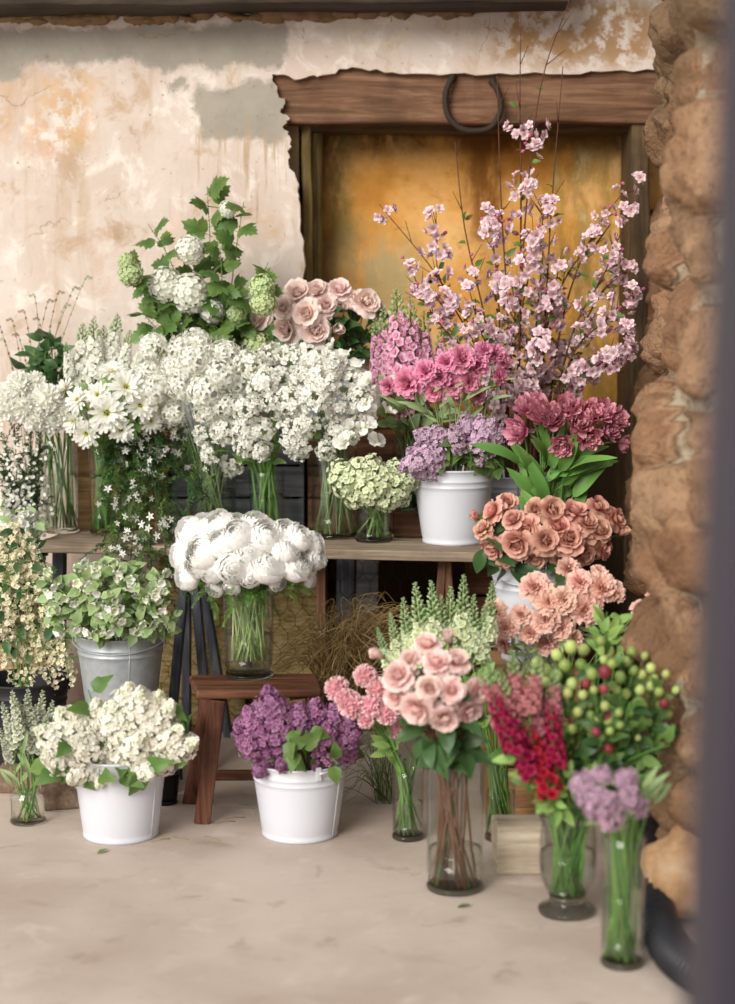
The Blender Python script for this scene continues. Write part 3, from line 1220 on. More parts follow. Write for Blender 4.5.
V1 = glass_vase('glass_vase', 62, 532, 35, 443, z=BZ, label='tall clear glass cylinder vase of white mums at the bench end', water=.62)
V2 = glass_vase('glass_vase', 104, 533, 29, 446, z=BZ, label='slim clear vase full of green stems, second vase along the bench', water=.7)
V3 = glass_vase('glass_vase', 213, 532, 48, 464, z=BZ, label='wide clear glass vase of pale grey stems under the spidery white flowers', water=.6)
V4 = glass_vase('glass_vase', 267, 534, 36, 470, z=BZ, label='clear vase of thick bright green stems behind the white ranunculus', water=.6)
n = NT('green_glass')
tr = n.n('ShaderNodeBsdfTransparent')
tr.inputs[0].default_value = (.55, .66, .52, 1)
gl = n.n('ShaderNodeBsdfGlossy')
gl.inputs['Roughness'].default_value = .05
fr = n.n('ShaderNodeLayerWeight')
m = n.n('ShaderNodeMixShader')
n.set(m.inputs[0], n.math('ADD', n.math('MULTIPLY', n.math('POWER', fr.outputs['Facing'], 4.0), .8), .035)); n.set(m.inputs[1], tr.outputs[0]); n.set(m.inputs[2], gl.outputs[0])
M_gglass = n.done(m.outputs[0])
V5 = glass_vase('glass_vase', 308, 524, 32, 450, z=BZ, label='dark green glass vase half hidden behind the large sweet pea vase', water=.5, dark=M_gglass)
V6 = glass_vase('glass_vase', 334, 537, 46, 448, z=BZ, label='large clear glass vase of white sweet peas in the bench middle', water=.55)
V7 = glass_vase('glass_vase', 374, 541, 38, 503, z=BZ, label='short clear glass vase of green and white flowers on the bench', water=.7)
V8 = glass_vase('glass_jar', 408, 513, 24, 490, z=BZ + .085, label='small dark jar standing on a brown wood block on the bench', cat='jar', water=.5, dark=M_gglass, Y=5.78)
P9 = pail('white_pail', 453, 542, 61, 467, 84, z=BZ, label='white enamel pail of lilac standing on the bench', bail=0)
P10 = pail('white_pail', 516, 500, 58, 474, 76, z=.70, label='bluish white pail of blossom branches behind the tulips', Y=5.85, mat=M_pailblue, bail=0)
V11 = glass_vase('glass_vase', 545, 520, 50, 476, wr=58, z=.62, label='clear glass vase of pink tulips behind the peach roses', water=.6, Y=5.43)
P12 = pail('white_pail', 534, 600, 62, 563, 84, z=.44, label='white pail of peach roses raised on a crate, wire handle at its side', Y=5.12)
G13 = pail('galvanised_bucket', 118, 690, 70, 632, 90, z=.235, label='galvanised grey metal bucket of leafy white bellflowers', mat=M_zinc, cat='bucket', Y=5.31, bail=.9, seam=-70)
P14 = pail('white_pail', 121, 834, 76, 752, 97, label='white pail of white lilac standing on the floor', bail=0, seam=-30)
P15 = pail('white_pail', 300, 833, 77, 758, 99, label='white pail of dark purple lilac standing on the floor', seam=-30, bail=-1, a_ear=-66, drop=-.014)
V16 = glass_vase('glass_jar', 28, 822, 37, 788, label='small clear glass jar of grey-green spikes on the floor at the wall end', cat='jar', water=.75, shape='jar', base=.01)
V17 = glass_vase('glass_vase', 249, 676, 48, 589, wr=52, z=SZ, label='clear glass vase of white ranunculus standing on the stool', water=.45)
V18 = glass_vase('glass_vase', 408, 838, 33, 770, label='clear glass vase of pink pompon flowers left of the tall rose vase', water=.5)
V19 = glass_vase('glass_vase', 455, 888, 59, 752, label='tallest clear glass cylinder vase holding brown stemmed pink roses', water=.27)
V20 = glass_vase('glass_vase', 500, 839, 32, 748, label='clear glass vase of bright green stems behind the tall rose vase', water=.5)
V21 = glass_vase('glass_vase', 567, 912, 60, 806, wr=62, label='footed clear glass vase of red snapdragons and green berries', water=.5, shape='foot')
V22 = glass_vase('glass_vase', 622, 964, 45, 836, label='narrow clear cylinder vase of mauve flowers nearest the camera', water=.55)
P23 = pail('white_pail', 331, 400, 60, 360, 78, z=UZ, label='bluish white pail of blush roses on the crate against the niche', Y=6.05, mat=M_pailblue, bail=0, hz=W(331, 358, 6.05).z - UZ)
P24 = pail('white_pail', 215, 400, 60, 365, 76, z=UZ, label='white pail of viburnum branches on the crate against the wall', Y=6.05, bail=0, hz=.24)
V25 = glass_vase('glass_vase', 552, 810, 60, 690, label='tall glass vase of peach carnations hidden behind the snapdragons', water=.4, Y=None)
P26 = pail('dark_bucket', 20, 780, 70, 700, 90, label='dark bucket of cream sprays behind the glass jar on the floor', mat=plain('dark_tin', '#2c2c30', .5, .3), cat='bucket', Y=5.5, bail=0, hz=.3)
P27 = pail('dark_bucket', 14, 545, 50, 515, 62, z=BZ - .36, label='dark bucket of tiny white baby flowers beside the bench end', mat=plain('dark_tin', '#2c2c30', .5, .3), cat='bucket', Y=5.85, bail=0, hz=.32)
V28 = glass_vase('glass_vase', 44, 525, 30, 450, z=BZ, label='clear glass vase of dark leafy stems behind the white mums', water=.5, Y=6.02)
V29 = glass_vase('glass_vase', 138, 528, 40, 455, z=BZ, label='clear glass vase hidden among the jasmine vines on the bench', water=.5)
PB = pail('black_pot', 166, 803, 22, 772, 30, label='small black pot on the floor between the white lilac pail and stool', mat=plain('black_plastic', '#15161a', .35), cat='pot', bail=0, ribs=False)
P9b = glass_vase('glass_vase', 410, 505, 36, 440, z=BZ, label='clear glass vase of pink stock and carnations behind the white pail', water=.4, Y=5.9)
crate(-20, 40, 5.75, .24, 0, .355, M_crate, 'wooden crate under the bucket of tiny white flowers', 3)
# ------------------------------------------------------------------ blooms (unit radius, facing +Z)
def V(*f):
    """a few variants of one bloom"""
    return list(f)


def rings(mb, spec, rnd, J=1.0, **kw):
    for i, (n, r0, z0, th, cu, L, w) in enumerate(spec):
        a0 = rnd.random() * 6.28
        for k in range(n):
            petal(mb, a0 + 6.2832 * k / n + rnd.uniform(-.16, .16), r0, z0 + rnd.uniform(-.03, .03), th + rnd.uniform(-8, 8) * J, cu + rnd.uniform(-9, 9) * J,
                  L * rnd.uniform(1 - .08 * J, 1 + .07 * J), w * rnd.uniform(.9, 1.08), rnd=rnd, **kw)


def calyx(mb, mat, z=-.12, r=.16, h=.28, n=5, L=.4, th=-20):
    lathe(mb, [(.001, z - h), (r * .55, z - h * .9), (r, z - h * .35), (r * .8, z + .05), (.001, z + .08)], 8, mat)
    for k in range(n):
        petal(mb, 6.2832 * k / n, r * .8, z - .02, th, -40, L, .09, .2, prof_point, 3, 3, mat=mat, t0=.2, t1=.8)


def m_rose(seed, mat, op=1.0, green=None):
    r = random.Random(seed)
    mb = MB()
    rings(mb, [(3, .03, .12, 92, 16, .46, .2), (4, .08, .1, 88, 22, .52, .28), (5, .15, .07, 80, 18, .58, .34)], r, cup=.5, prof=prof_wide, nu=4, nv=5, t0=.0, t1=.75)
    rings(mb, [(5, .2, .04, 68, -2 * op, .68, .42), (5, .2, 0, 54, -26 * op, .78, .5)], r, cup=.32, prof=prof_wide, nu=5, nv=5, ruf=.045, t0=.0, t1=.9, J=1.7)
    rings(mb, [(6, .18, -.04, 38, -62 * op, .86, .46), (5, .15, -.08, 16, -74 * op, .9, .46)], r, cup=.05, prof=prof_wide, nu=6, nv=5, ruf=.08, t0=.0, t1=1, J=1.9)
    calyx(mb, 1, -.1)
    return mb.mesh('rose_bloom', [mat, green or M_green])


def m_rosebud(seed, mat):
    r = random.Random(seed)
    mb = MB()
    rings(mb, [(3, .05, 0, 92, 20, 1.2, .35), (4, .16, -.05, 84, 20, 1.15, .45), (4, .26, -.1, 78, -6, 1.05, .48)], r, cup=.55, prof=prof_wide, nu=5, nv=5, t0=.1, t1=1)
    calyx(mb, 1, -.15, .26, .35, 5, .6, 30)
    return mb.mesh('rose_bud', [mat, M_green])


def m_ranunculus(seed, mat):
    r = random.Random(seed)
    mb = MB()
    for k in range(9):
        f = k / 8
        n = 5 + k
        th = 78 - 88 * f
        cu = 66 + 78 * f
        L = .66 + 1.02 * f
        a0 = r.random() * 6.28
        for i in range(n):
            petal(mb, a0 + 6.2832 * i / n, .05 + .12 * f, -.1 - .38 * f, th + r.uniform(-5, 5), cu + r.uniform(-10, 6), L * r.uniform(.9, 1.02), .2 + .26 * f, .18, prof_wide, 5, 4, r, ruf=.035, t0=0, t1=1)
    calyx(mb, 1, -.45, .2, .2)
    return mb.mesh('ranunculus_bloom', [mat, M_lime])


def m_pom(seed, mat, n=170, L=.36, w=.10, lo=-.55):
    r = random.Random(seed)
    mb = MB()
    blob(mb, (0, 0, 0), .62, 0, .2, 12, 8)
    for d in fib(n, lo):
        d = (d + Vector((r.uniform(-.1, .1), r.uniform(-.1, .1), r.uniform(-.1, .1)))).normalized()
        X = frame(d * .5, d, r.random() * 6.28, 1.0)
        petal(mb, 0, .02, 0, 62 + r.uniform(-14, 14), 30, L * r.uniform(.9, 1.25), w, .55, prof_wide, 3, 3, r, t0=.15, t1=1, X=X)
    calyx(mb, 1, -.6, .2, .2)
    return mb.mesh('pompon_bloom', [mat, M_green])


def m_daisy(seed, mat, full=3):
    r = random.Random(seed)
    mb = MB()
    for k in range(full):
        rings(mb, [(15 - 2 * k, .14, .02 + .06 * k, 4 + 16 * k, 8 + 6 * k, .86 - .15 * k, .115)], r, cup=.35, prof=prof_wide, nu=4, nv=3, t0=.0, t1=1)
    for d in fib(46, .15):
        p = Vector((d.x * .3, d.y * .3, .02 + d.z * .16))
        blob(mb, p, .042, 1, r.random(), 5, 3)
    calyx(mb, 2, -.05, .2, .15)
    return mb.mesh('daisy_bloom', [mat, M_yellow, M_green])


def m_carnation(seed, mat, green=None):
    r = random.Random(seed)
    mb = MB()
    for (n, th, L, w) in ((5, 84, .6, .22), (7, 68, .72, .28), (9, 48, .82, .32), (10, 28, .92, .34), (9, 8, .98, .36)):
        a0 = r.random() * 6
        for i in range(n):
            petal(mb, a0 + 6.2832 * i / n + r.uniform(-.2, .2), .05, -.1, th + r.uniform(-10, 10), r.uniform(-30, 14), L * r.uniform(.88, 1.08), w, r.uniform(-.2, .4), lambda u: .2 + .8 * u ** .8, 4, 6, r, ruf=.09, jag=.16, t0=.0, t1=1)
    lathe(mb, [(.001, -.75), (.14, -.7), (.19, -.35), (.16, -.05), (.001, -.02)], 8, 1)
    return mb.mesh('carnation_bloom', [mat, green or M_sage])


def m_tulip(seed, mat):
    r = random.Random(seed)
    mb = MB()
    for (n, r0, th, cu, L, w) in ((5, .06, 88, 10, .8, .2), (6, .12, 78, 12, .95, .24), (7, .18, 66, 24, 1.0, .26), (8, .22, 50, 40, 1.05, .28), (8, .2, 28, 58, 1.12, .3), (7, .16, 8, 62, 1.1, .3)):
        a0 = r.random() * 6
        for i in range(n):
            petal(mb, a0 + 6.2832 * i / n, r0, -.2, th + r.uniform(-9, 9), cu + r.uniform(-15, 10), L * r.uniform(.9, 1.08), w, .35, prof_round, 5, 4, r, ruf=.06, jag=.1, t0=.0, t1=r.uniform(.5, 1))
    return mb.mesh('tulip_bloom', [mat])


def m_blossom(seed, mat):
    r = random.Random(seed)
    mb = MB()
    rings(mb, [(5, .05, 0, 22, -8, .95, .42), (4, .05, .05, 45, -10, .75, .34)], r, cup=.35, prof=prof_round, nu=3, nv=3, t0=.0, t1=1)
    for k in range(7):
        a = r.random() * 6.28
        tube(mb, [(0, 0, 0), (.18 * math.cos(a), .18 * math.sin(a), .3)], .018, 3, 1, .5)
        blob(mb, (.18 * math.cos(a), .18 * math.sin(a), .32), .045, 1, 1, 4, 3)
    return mb.mesh('apple_blossom', [mat, M_yellow])


def m_bud(seed, mat):
    mb = MB()
    blob(mb, (0, 0, 0), .5, 0, .2, 7, 5, (1, 1, 1.15))
    blob(mb, (0, 0, -.45), .3, 1, .5, 6, 4)
    return mb.mesh('blossom_bud', [mat, M_green])


def m_star(seed, mat, n=5, L=1.0, w=.2, tube_len=1.0, tubemat=None):
    r = random.Random(seed)
    mb = MB()
    rings(mb, [(n, .08, 0, 16, -22, L, w)], r, cup=.3, prof=prof_point, nu=3, nv=3, t0=.1, t1=1)
    tube(mb, [(0, 0, -tube_len), (0, 0, -.3), (0, 0, .02)], [.05, .07, .11], 5, 1 if tubemat else 0, .3)
    return mb.mesh('star_flower', [mat] + ([tubemat] if tubemat else []))


def m_snow(seed, mat, cmat, n=95, np=5):
    """ball of small flat flowers (viburnum)"""
    r = random.Random(seed)
    mb = MB()
    blob(mb, (0, 0, 0), .74, 0, .0, 12, 8)
    for d in fib(n, -.95):
        d = (d + Vector((r.uniform(-.08, .08), r.uniform(-.08, .08), r.uniform(-.08, .08)))).normalized()
        floret(mb, frame(d * r.uniform(.8, .93), d, r.random() * 6.28), np, .19, .105, 12, 0, 1, r, csz=.14)
    return mb.mesh('viburnum_ball', [mat, cmat])


def m_cluster(seed, mat, cmat, n=34, L=.3, np=5, w=.15, lo=.0, stems=True, green=None, flat=1.0):
    """domed head of open flowers on short stalks (phlox, stock, sweet william)"""
    r = random.Random(seed)
    mb = MB()
    for d in fib(n, lo):
        d = (d + Vector((r.uniform(-.16, .16), r.uniform(-.16, .16), r.uniform(-.12, .12)))).normalized()
        q = r.uniform(.66, .92)
        p = Vector((d.x * q, d.y * q, d.z * q * flat))
        floret(mb, frame(p, (d + Vector((r.uniform(-.3, .3), r.uniform(-.3, .3), .1))).normalized(), r.random() * 6.28, r.uniform(.85, 1.15)), np, L, w, 18, 0, 1, r, csz=.12)
        if stems:
            tube(mb, [(0, 0, -.35), p * .5 + Vector((0, 0, -.08)), p], .018, 3, 2, .5, False)
    return mb.mesh('flower_head', [mat, cmat, green or M_stempale])


def m_nerine(seed, mat, n=15):
    r = random.Random(seed)
    mb = MB()
    for d in fib(n, -.15):
        d = (d + Vector((r.uniform(-.2, .2), r.uniform(-.2, .2), r.uniform(-.1, .2)))).normalized()
        p = d * r.uniform(.5, .72)
        X = frame(p, d, r.random() * 6.28)
        for k in range(6):
            petal(mb, 6.2832 * k / 6 + r.uniform(-.15, .15), .01, 0, 52 + r.uniform(-14, 14), -85, .46, .095, .25, prof_point, 4, 3, r, ruf=.02, t0=.1, t1=1, X=X)
        for k in range(4):
            a = r.random() * 6.28
            q = X @ Vector((.12 * math.cos(a), .12 * math.sin(a), .42))
            tube(mb, [p, q], .010, 3, 1, 1, False)
        tube(mb, [(0, 0, -.3), p * .45 - Vector((0, 0, .06)), p], .022, 3, 1, .5, False)
    return mb.mesh('spidery_head', [mat, M_grey_stalk])


def m_lilac(seed, mat, budmat=None, n=300, np=4, rad=.26, fl=.054, green=None):
    """panicle along +Z, length 1"""
    r = random.Random(seed)
    mb = MB()
    lobes = [(r.uniform(.05, .6), r.random() * 6.28, r.uniform(.35, .8)) for _ in range(7)]
    tube(mb, [(0, 0, -.1), (0, 0, .5), (0, 0, .95)], [.02, .016, .006], 4, 1, .5)
    for i in range(n):
        z = r.random() ** .85
        a = i * 2.39996
        env = (math.sin(math.pi * min(1, z * .8 + .2)) ** .7) * (1 - .35 * z) * rad * 1.15
        bump = 1 + .28 * max(0, math.sin(z * 19 + 2.0 * math.cos(a * 1.0 + lobes[int(z * 6.9)][1])))
        q = env * bump * (r.uniform(.55, 1.0))
        p = Vector((q * math.cos(a), q * math.sin(a), z * .97))
        d = Vector((math.cos(a), math.sin(a), .25 + .9 * (z - .35) + r.uniform(-.3, .3))).normalized()
        if z > .86 and r.random() < .6 or r.random() < .06:
            blob(mb, p, fl * .4, 2 if budmat else 0, r.random() * .4, 4, 3)
        else:
            floret(mb, frame(p, d, r.random() * 6.28, r.uniform(.85, 1.15)), np, fl, fl * .46, 14, 0, None, r, t1=r.uniform(.25, 1))
    return mb.mesh('lilac_panicle', [mat, green or M_stempale] + ([budmat] if budmat else []))


def m_spike(seed, mat, budmat, n=46, rad=.17, fl=.13, top=.62, np=5, green=None, ruf=True):
    """flower spike along +Z, length 1: open ruffled flowers below, green buds above"""
    r = random.Random(seed)
    mb = MB()
    tube(mb, [(0, 0, -.1), (0, 0, .5), (0, 0, 1)], [.022, .018, .006], 5, 2, .5)
    for i in range(n):
        z = i / n
        a = i * 2.39996 + r.uniform(-.25, .25)
        if z < top:
            k = 1 - .45 * (z / top) ** 1.6
            p = Vector((math.cos(a), math.sin(a), 0)) * rad * .62 * k + Vector((0, 0, z))
            d = Vector((math.cos(a), math.sin(a), .25 + r.uniform(-.25, .3))).normalized()
            X = frame(p, d, r.random() * 6.28, k)
            floret(mb, X, np, fl, fl * .5, 28, 0, None, r)
            floret(mb, X, 3, fl * .7, fl * .4, 60, 0, None, r, t1=.6)
            blob(mb, (0, 0, -fl * .1), fl * .26, 0, .1, 5, 3, (1, 1, 1.6), X)
        else:
            k = 1 - (z - top) / (1 - top)
            q = rad * .42 * (k ** .7) + .012
            p = Vector((math.cos(a) * q, math.sin(a) * q, z))
            blob(mb, (0, 0, 0), fl * .30 * (.35 + .65 * k), 1, r.random(), 5, 4, (1, 1, 1.5), frame(p, Vector((math.cos(a), math.sin(a), .9)).normalized()))
    return mb.mesh('flower_spike', [mat, budmat, green or M_green])


def m_ruffle(seed, mat, cmat, n=34):
    """domed head of double ruffled flowers (stock)"""
    r = random.Random(seed)
    mb = MB()
    for d in fib(n, -.2):
        d = (d + Vector((r.uniform(-.2, .2), r.uniform(-.2, .2), r.uniform(-.15, .15)))).normalized()
        q = r.uniform(.55, .95)
        p = d * q
        X = frame(p, (d + Vector((r.uniform(-.6, .6), r.uniform(-.6, .6), r.uniform(-.3, .4)))).normalized(), r.random() * 6.28, r.uniform(.75, 1.2))
        for (m, th, L, w) in ((5, 12, .26, .12), (4, 48, .20, .10), (3, 75, .14, .07)):
            for k in range(m):
                petal(mb, 6.2832 * k / m + r.uniform(-.3, .3), .01, 0, th + r.uniform(-18, 18), r.uniform(-50, 20), L * r.uniform(.8, 1.15), w, r.uniform(-.2, .5), prof_wide, 2, 3, r, ruf=.035, t0=.1, t1=1, X=X)
        tube(mb, [(0, 0, -.35), p * .5 + Vector((0, 0, -.08)), p], .018, 3, 1, .5, False)
    return mb.mesh('flower_head', [mat, cmat])


def m_sweetpea(seed, mat):
    r = random.Random(seed)
    mb = MB()
    for az, th, L, w in ((0, 78, .9, .5), (1.3, 70, .9, .42), (-1.3, 70, .9, .42)):
        petal(mb, az, .03, 0, th, -55, L, w, .1, prof_wide, 4, 5, r, ruf=.09, t0=0, t1=1)
    for az in (2.5, 3.8):
        petal(mb, az, .04, 0, 55, 40, .55, .26, .3, prof_round, 4, 3, r, ruf=.04, t0=0, t1=.8)
    lathe(mb, [(.001, -.22), (.1, -.14), (.12, 0), (.001, .05)], 6, 1)
    return mb.mesh('sweet_pea_flower', [mat, M_stempale])


def m_bell(seed, mat):
    r = random.Random(seed)
    mb = MB()
    lathe(mb, [(.001, -.4), (.28, -.36), (.5, -.05), (.62, .3), (.8, .55), (.84, .56), (.6, .26), (.45, -.05), (.001, -.3)], 10, 0, tint=.8)
    for k in range(5):
        petal(mb, 6.2832 * k / 5, .72, .5, 20, -50, .35, .34, .1, prof_point, 3, 3, r, t0=.7, t1=1)
    calyx(mb, 1, -.38, .22, .12, 5, .4, 40)
    return mb.mesh('bellflower', [mat, M_sage])


def m_scab(seed, mat):
    r = random.Random(seed)
    mb = MB()
    for d in fib(60, .0):
        p = Vector((d.x * .8, d.y * .8, d.z * .42))
        floret(mb, frame(p, (d + Vector((0, 0, .4))).normalized(), r.random() * 6, r.uniform(.8, 1.2)), 4, .2, .11, 30, 0, None, r, t1=r.uniform(.4, 1))
    rings(mb, [(13, .45, .02, 10, -30, .58, .19)], r, cup=.2, prof=prof_wide, nu=4, nv=5, ruf=.06, jag=.1, t0=.2, t1=1)
    calyx(mb, 1, -.06, .3, .12, 7, .6, -5)
    return mb.mesh('scabious_bloom', [mat, M_sage])


def m_berry(seed, mat):
    r = random.Random(seed)
    mb = MB()
    blob(mb, (0, 0, 0), .85, 0, r.random(), 10, 7, (1, 1, 1.12))
    for k in range(5):
        petal(mb, 6.2832 * k / 5, .2, -.75, 5, 60, .75, .25, .2, prof_point, 3, 3, r, mat=1, t0=.3, t1=.9)
    blob(mb, (0, 0, .95), .1, 1, .2, 5, 3)
    return mb.mesh('green_berry', [mat, M_lime])


# ------------------------------------------------------------------ leaves (length 1 along +Y)
def leaf_grid(w, droop=-.25, fold=.18, wav=0.0, tip=1.0, nu=8, lob=None, seed=0, nv=4):
    r = random.Random(seed)
    mb = MB()
    vs, ts = [], []
    for i in range(nu + 1):
        u = i / nu
        ww = w * (math.sin(math.pi * (u ** .8)) ** tip if 0 < u < 1 else 0.02)
        if lob:
            ww = w * np.interp(u, [q[0] for q in lob], [q[1] for q in lob])
        for j in range(-nv // 2, nv // 2 + 1):
            v = j / (nv / 2)
            x = v * ww
            z = droop * u * u + fold * abs(x) + wav * math.sin(u * 9 + v * 2) * abs(v)
            back = 0.10 * abs(v) * (1 if lob else 0)
            vs.append((x, u + (back if lob and .3 < u < .6 else 0), z))
            ts.append(.25 + .5 * abs(v) * .5 + .25 * u)
    k = nv + 1
    fs = [(i * k + j, i * k + j + 1, (i + 1) * k + j + 1, (i + 1) * k + j) for i in range(nu) for j in range(nv)]
    mb.add(vs, fs, ts)
    tube(mb, [(0, -.22, .02), (0, 0, 0)], .012, 4, 0, .6)
    return mb


def maple_leaf(seed):
    """three-lobed viburnum leaf"""
    r = random.Random(seed)
    mb = MB()
    out = [(0, 0), (.16, -.06), (.34, .02), (.52, .16), (.44, .22), (.58, .36), (.42, .38), (.34, .44), (.28, .46), (.36, .62), (.24, .66), (.22, .80), (.10, .84), (0, 1.02)]
    full = [(x, y) for x, y in out] + [(-x, y) for x, y in out[-2:0:-1]]
    cx = [(0, .0, 0), (0, .42, .04), (0, 1.02, -.28)]
    vs = [(x, y, -.26 * y * y - .22 * abs(x) ** 1.5 + r.uniform(-.025, .025)) for x, y in full]
    c = len(vs)
    vs.append((0, .40, .015))
    n = len(full)
    fs = [(c, i, (i + 1) % n) for i in range(n)]
    mb.add(vs, fs, [r.uniform(.3, .9) for _ in full] + [.1])
    tube(mb, [(0, -.35, .06), (0, 0, 0), (0, .4, .01)], [.014, .014, .006], 4, 0, .6)
    return mb


def fern_mb(seed, n=26, spread=.34, ln=.22, w=.028):
    """sprig of narrow leaflets on a stalk, length 1 along +Y"""
    r = random.Random(seed)
    mb = MB()
    sp = [(0, 0, 0), (.02, .35, .04), (-.02, .7, .02), (0, 1, -.1)]
    P = catmull(sp, 4)
    tube(mb, P, .010, 4, 0, .4)
    for i in range(n):
        u = .08 + .92 * i / n
        p = P[min(len(P) - 1, int(u * (len(P) - 1)))]
        s = 1 if i % 2 else -1
        d = Vector((s * r.uniform(.5, 1), r.uniform(.3, .9), r.uniform(-.4, .5))).normalized()
        l = ln * (1.1 - .5 * u) * r.uniform(.8, 1.25)
        sd = d.cross(Vector((r.uniform(-.3, .3), 0, 1))).normalized() * w
        q = p + d * l
        m = p + d * l * .5 + Vector((0, 0, .02))
        mb.add([p, m - sd, q, m + sd], [(0, 1, 2, 3)], [.2, .6, .9, .6])
    return mb


LF = {}
def leafset(key, fn, mat, n=3):
    LF[key] = [fn(i).mesh(key.split('_')[0] if False else 'leaf', [mat]) for i in range(n)]


leafset('oval', lambda i: leaf_grid(.27, -.22 - .1 * i, .2, .03, .9, seed=i), M_dark)
leafset('ovalgreen', lambda i: leaf_grid(.25, -.2 - .12 * i, .2, .03, .9, seed=i), M_green)
leafset('heart', lambda i: leaf_grid(.36, -.3 - .12 * i, .2, .03, 1, lob=[(0, .05), (.06, .7), (.2, 1), (.45, .9), (.75, .45), (1, .02)], seed=i, nu=10), M_green)
leafset('maple', maple_leaf, M_green)
leafset('strap', lambda i: leaf_grid(.11, -.45 - .2 * i, .3, .02, .55, seed=i, nu=10), M_green)
leafset('strappale', lambda i: leaf_grid(.10, -.5 - .2 * i, .3, .02, .55, seed=i, nu=10), M_sage)
leafset('sage', lambda i: leaf_grid(.33, -.2 - .1 * i, .2, .03, .9, seed=i), M_sage)
leafset('straptulip', lambda i: leaf_grid(.15, -.35 - .25 * i, .25, .02, .6, seed=i, nu=10), M_stem)
leafset('bronze', lambda i: leaf_grid(.25, -.2 - .12 * i, .2, .03, .9, seed=i), M_bronze)
leafset('lime', lambda i: leaf_grid(.24, -.2 - .1 * i, .2, .03, .9, seed=i), M_lime)
leafset('fern', lambda i: fern_mb(i), M_green)
leafset('ferndark', lambda i: fern_mb(i + 9, 34, ln=.2, w=.03), M_dark)
leafset('fernlime', lambda i: fern_mb(i + 20, 30, ln=.2, w=.022), M_stem)

BL = {}
BL['ranunculus'] = [m_ranunculus(i, M_whitethick) for i in range(4)]
BL['rose_blush'] = [m_rose(i, M_blush) for i in range(3)]
BL['rose_dusty'] = [m_rose(i + 10, M_dusty, .8) for i in range(3)]
BL['rose_peach'] = [m_rose(i + 20, M_peach, .9) for i in range(4)]
BL['bud_peach'] = [m_rosebud(i, M_peach) for i in range(2)]
BL['bud_dusty'] = [m_rosebud(i + 4, M_dusty) for i in range(2)]
BL['bud_blush'] = [m_rosebud(i + 6, M_blush) for i in range(2)]
BL['mum'] = [m_pom(i, M_white) for i in range(3)]
BL['pinkpom'] = [m_pom(i + 5, M_rosepink, 150, .34, .11) for i in range(3)]
BL['daisy'] = [m_daisy(i, M_white) for i in range(3)]
BL['carn_peach'] = [m_carnation(i, M_peachlight) for i in range(3)]
BL['carn_hot'] = [m_carnation(i + 4, M_hot) for i in range(3)]
BL['tulip'] = [m_tulip(i, M_hot2) for i in range(3)] if False else [m_tulip(i, petal_mat('petal_tulip', '#be5078', '#edb6c0', .3, .5, .1, .15)) for i in range(3)]
BL['blossom'] = [m_blossom(i, M_blossom) for i in range(4)]
BL['bud'] = [m_bud(0, M_hot)]
BL['jasmine'] = [m_star(i, M_white, 5, 1, .24, 1.0, petal_mat('jasmine_tube', '#d9a5b0', '#e6bcc4', .3)) for i in range(2)]
BL['viburnum'] = [m_snow(i, M_white, M_palegreen) for i in range(2)]
BL['viburnum_green'] = [m_snow(i + 3, M_palegreen, M_lime) for i in range(2)]
BL['phlox'] = [m_ruffle(i, M_white, M_palegreen) for i in range(3)]
BL['nerine'] = [m_nerine(i, M_white) for i in range(3)]
BL['hyacinth'] = [m_cluster(i + 7, M_greenwhite, M_lime, 44, .24, 5, .11, -.3) for i in range(3)]
BL['lilac_white'] = [m_lilac(i, M_ivory, M_greenwhite) for i in range(3)]
BL['lilac_purple'] = [m_lilac(i + 5, M_purple, M_purple) for i in range(3)]
BL['lilac_pale'] = [m_lilac(i + 9, M_lilac, M_mauve) for i in range(3)]
BL['stock_white'] = [m_spike(i, M_white, M_bud, 84, .19, .09, .72) for i in range(3)]
BL['stock_pink'] = [m_spike(i + 3, M_pink, M_bud, 84, .17, .085, .74) for i in range(3)]
BL['snap_white'] = [m_spike(i + 6, M_greenwhite, M_bud, 70, .15, .10, .45, green=M_bud) for i in range(3)]
BL['snap_red'] = [m_spike(i + 9, M_red, M_red, 44, .2, .105, .82) for i in range(3)]
BL['snap_dull'] = [m_spike(i + 12, M_dullpink, M_bud, 64, .16, .085, .6) for i in range(3)]
SPK = None
BL['grape'] = [m_spike(i + 15, M_grape, M_grape, 60, .10, .09, .7, green=M_sage) for i in range(2)]
BL['sweetpea'] = [m_sweetpea(i, M_white) for i in range(3)]
BL['bell'] = [m_bell(i, M_greenwhite) for i in range(2)]
BL['bellwhite'] = [m_bell(i + 3, M_white) for i in range(2)]
BL['scabious'] = [m_ruffle(i + 30, M_mauve, M_sage, 40) for i in range(3)]
BL['berry'] = [m_berry(i, M_berry) for i in range(3)]
BL['berry_red'] = [m_berry(i + 4, M_berryred) for i in range(2)]
BL['star_white'] = [m_star(i + 4, M_white, 6, 1, .3, .3, M_stempale) for i in range(2)]

def normalise(me):
    co = np.empty(len(me.vertices) * 3, np.float32)
    me.vertices.foreach_get('co', co)
    co = co.reshape(-1, 3)
    q = np.percentile(np.hypot(co[:, 0], co[:, 1]), 97)
    me.vertices.foreach_set('co', (co / q).ravel())
    me.update()


for k, L in BL.items():
    if not k.split('_')[0] in ('lilac', 'stock', 'snap', 'grape', 'bud', 'bell', 'bellwhite'):
        for me in L:
            normalise(me)


def split_off(me, idx, subname):
    """take the faces of one material out into a mesh of their own (a sub-part)"""
    out = []
    for keep in (False, True):
        bm = bmesh.new()
        bm.from_mesh(me)
        bmesh.ops.delete(bm, geom=[f for f in bm.faces if (f.material_index == idx) != keep], context='FACES')
        m2 = bpy.data.meshes.new(subname if keep else me.name)
        bm.to_mesh(m2)
        bm.free()
        for m in me.materials:
            m2.materials.append(m)
        out.append(m2)
    return out


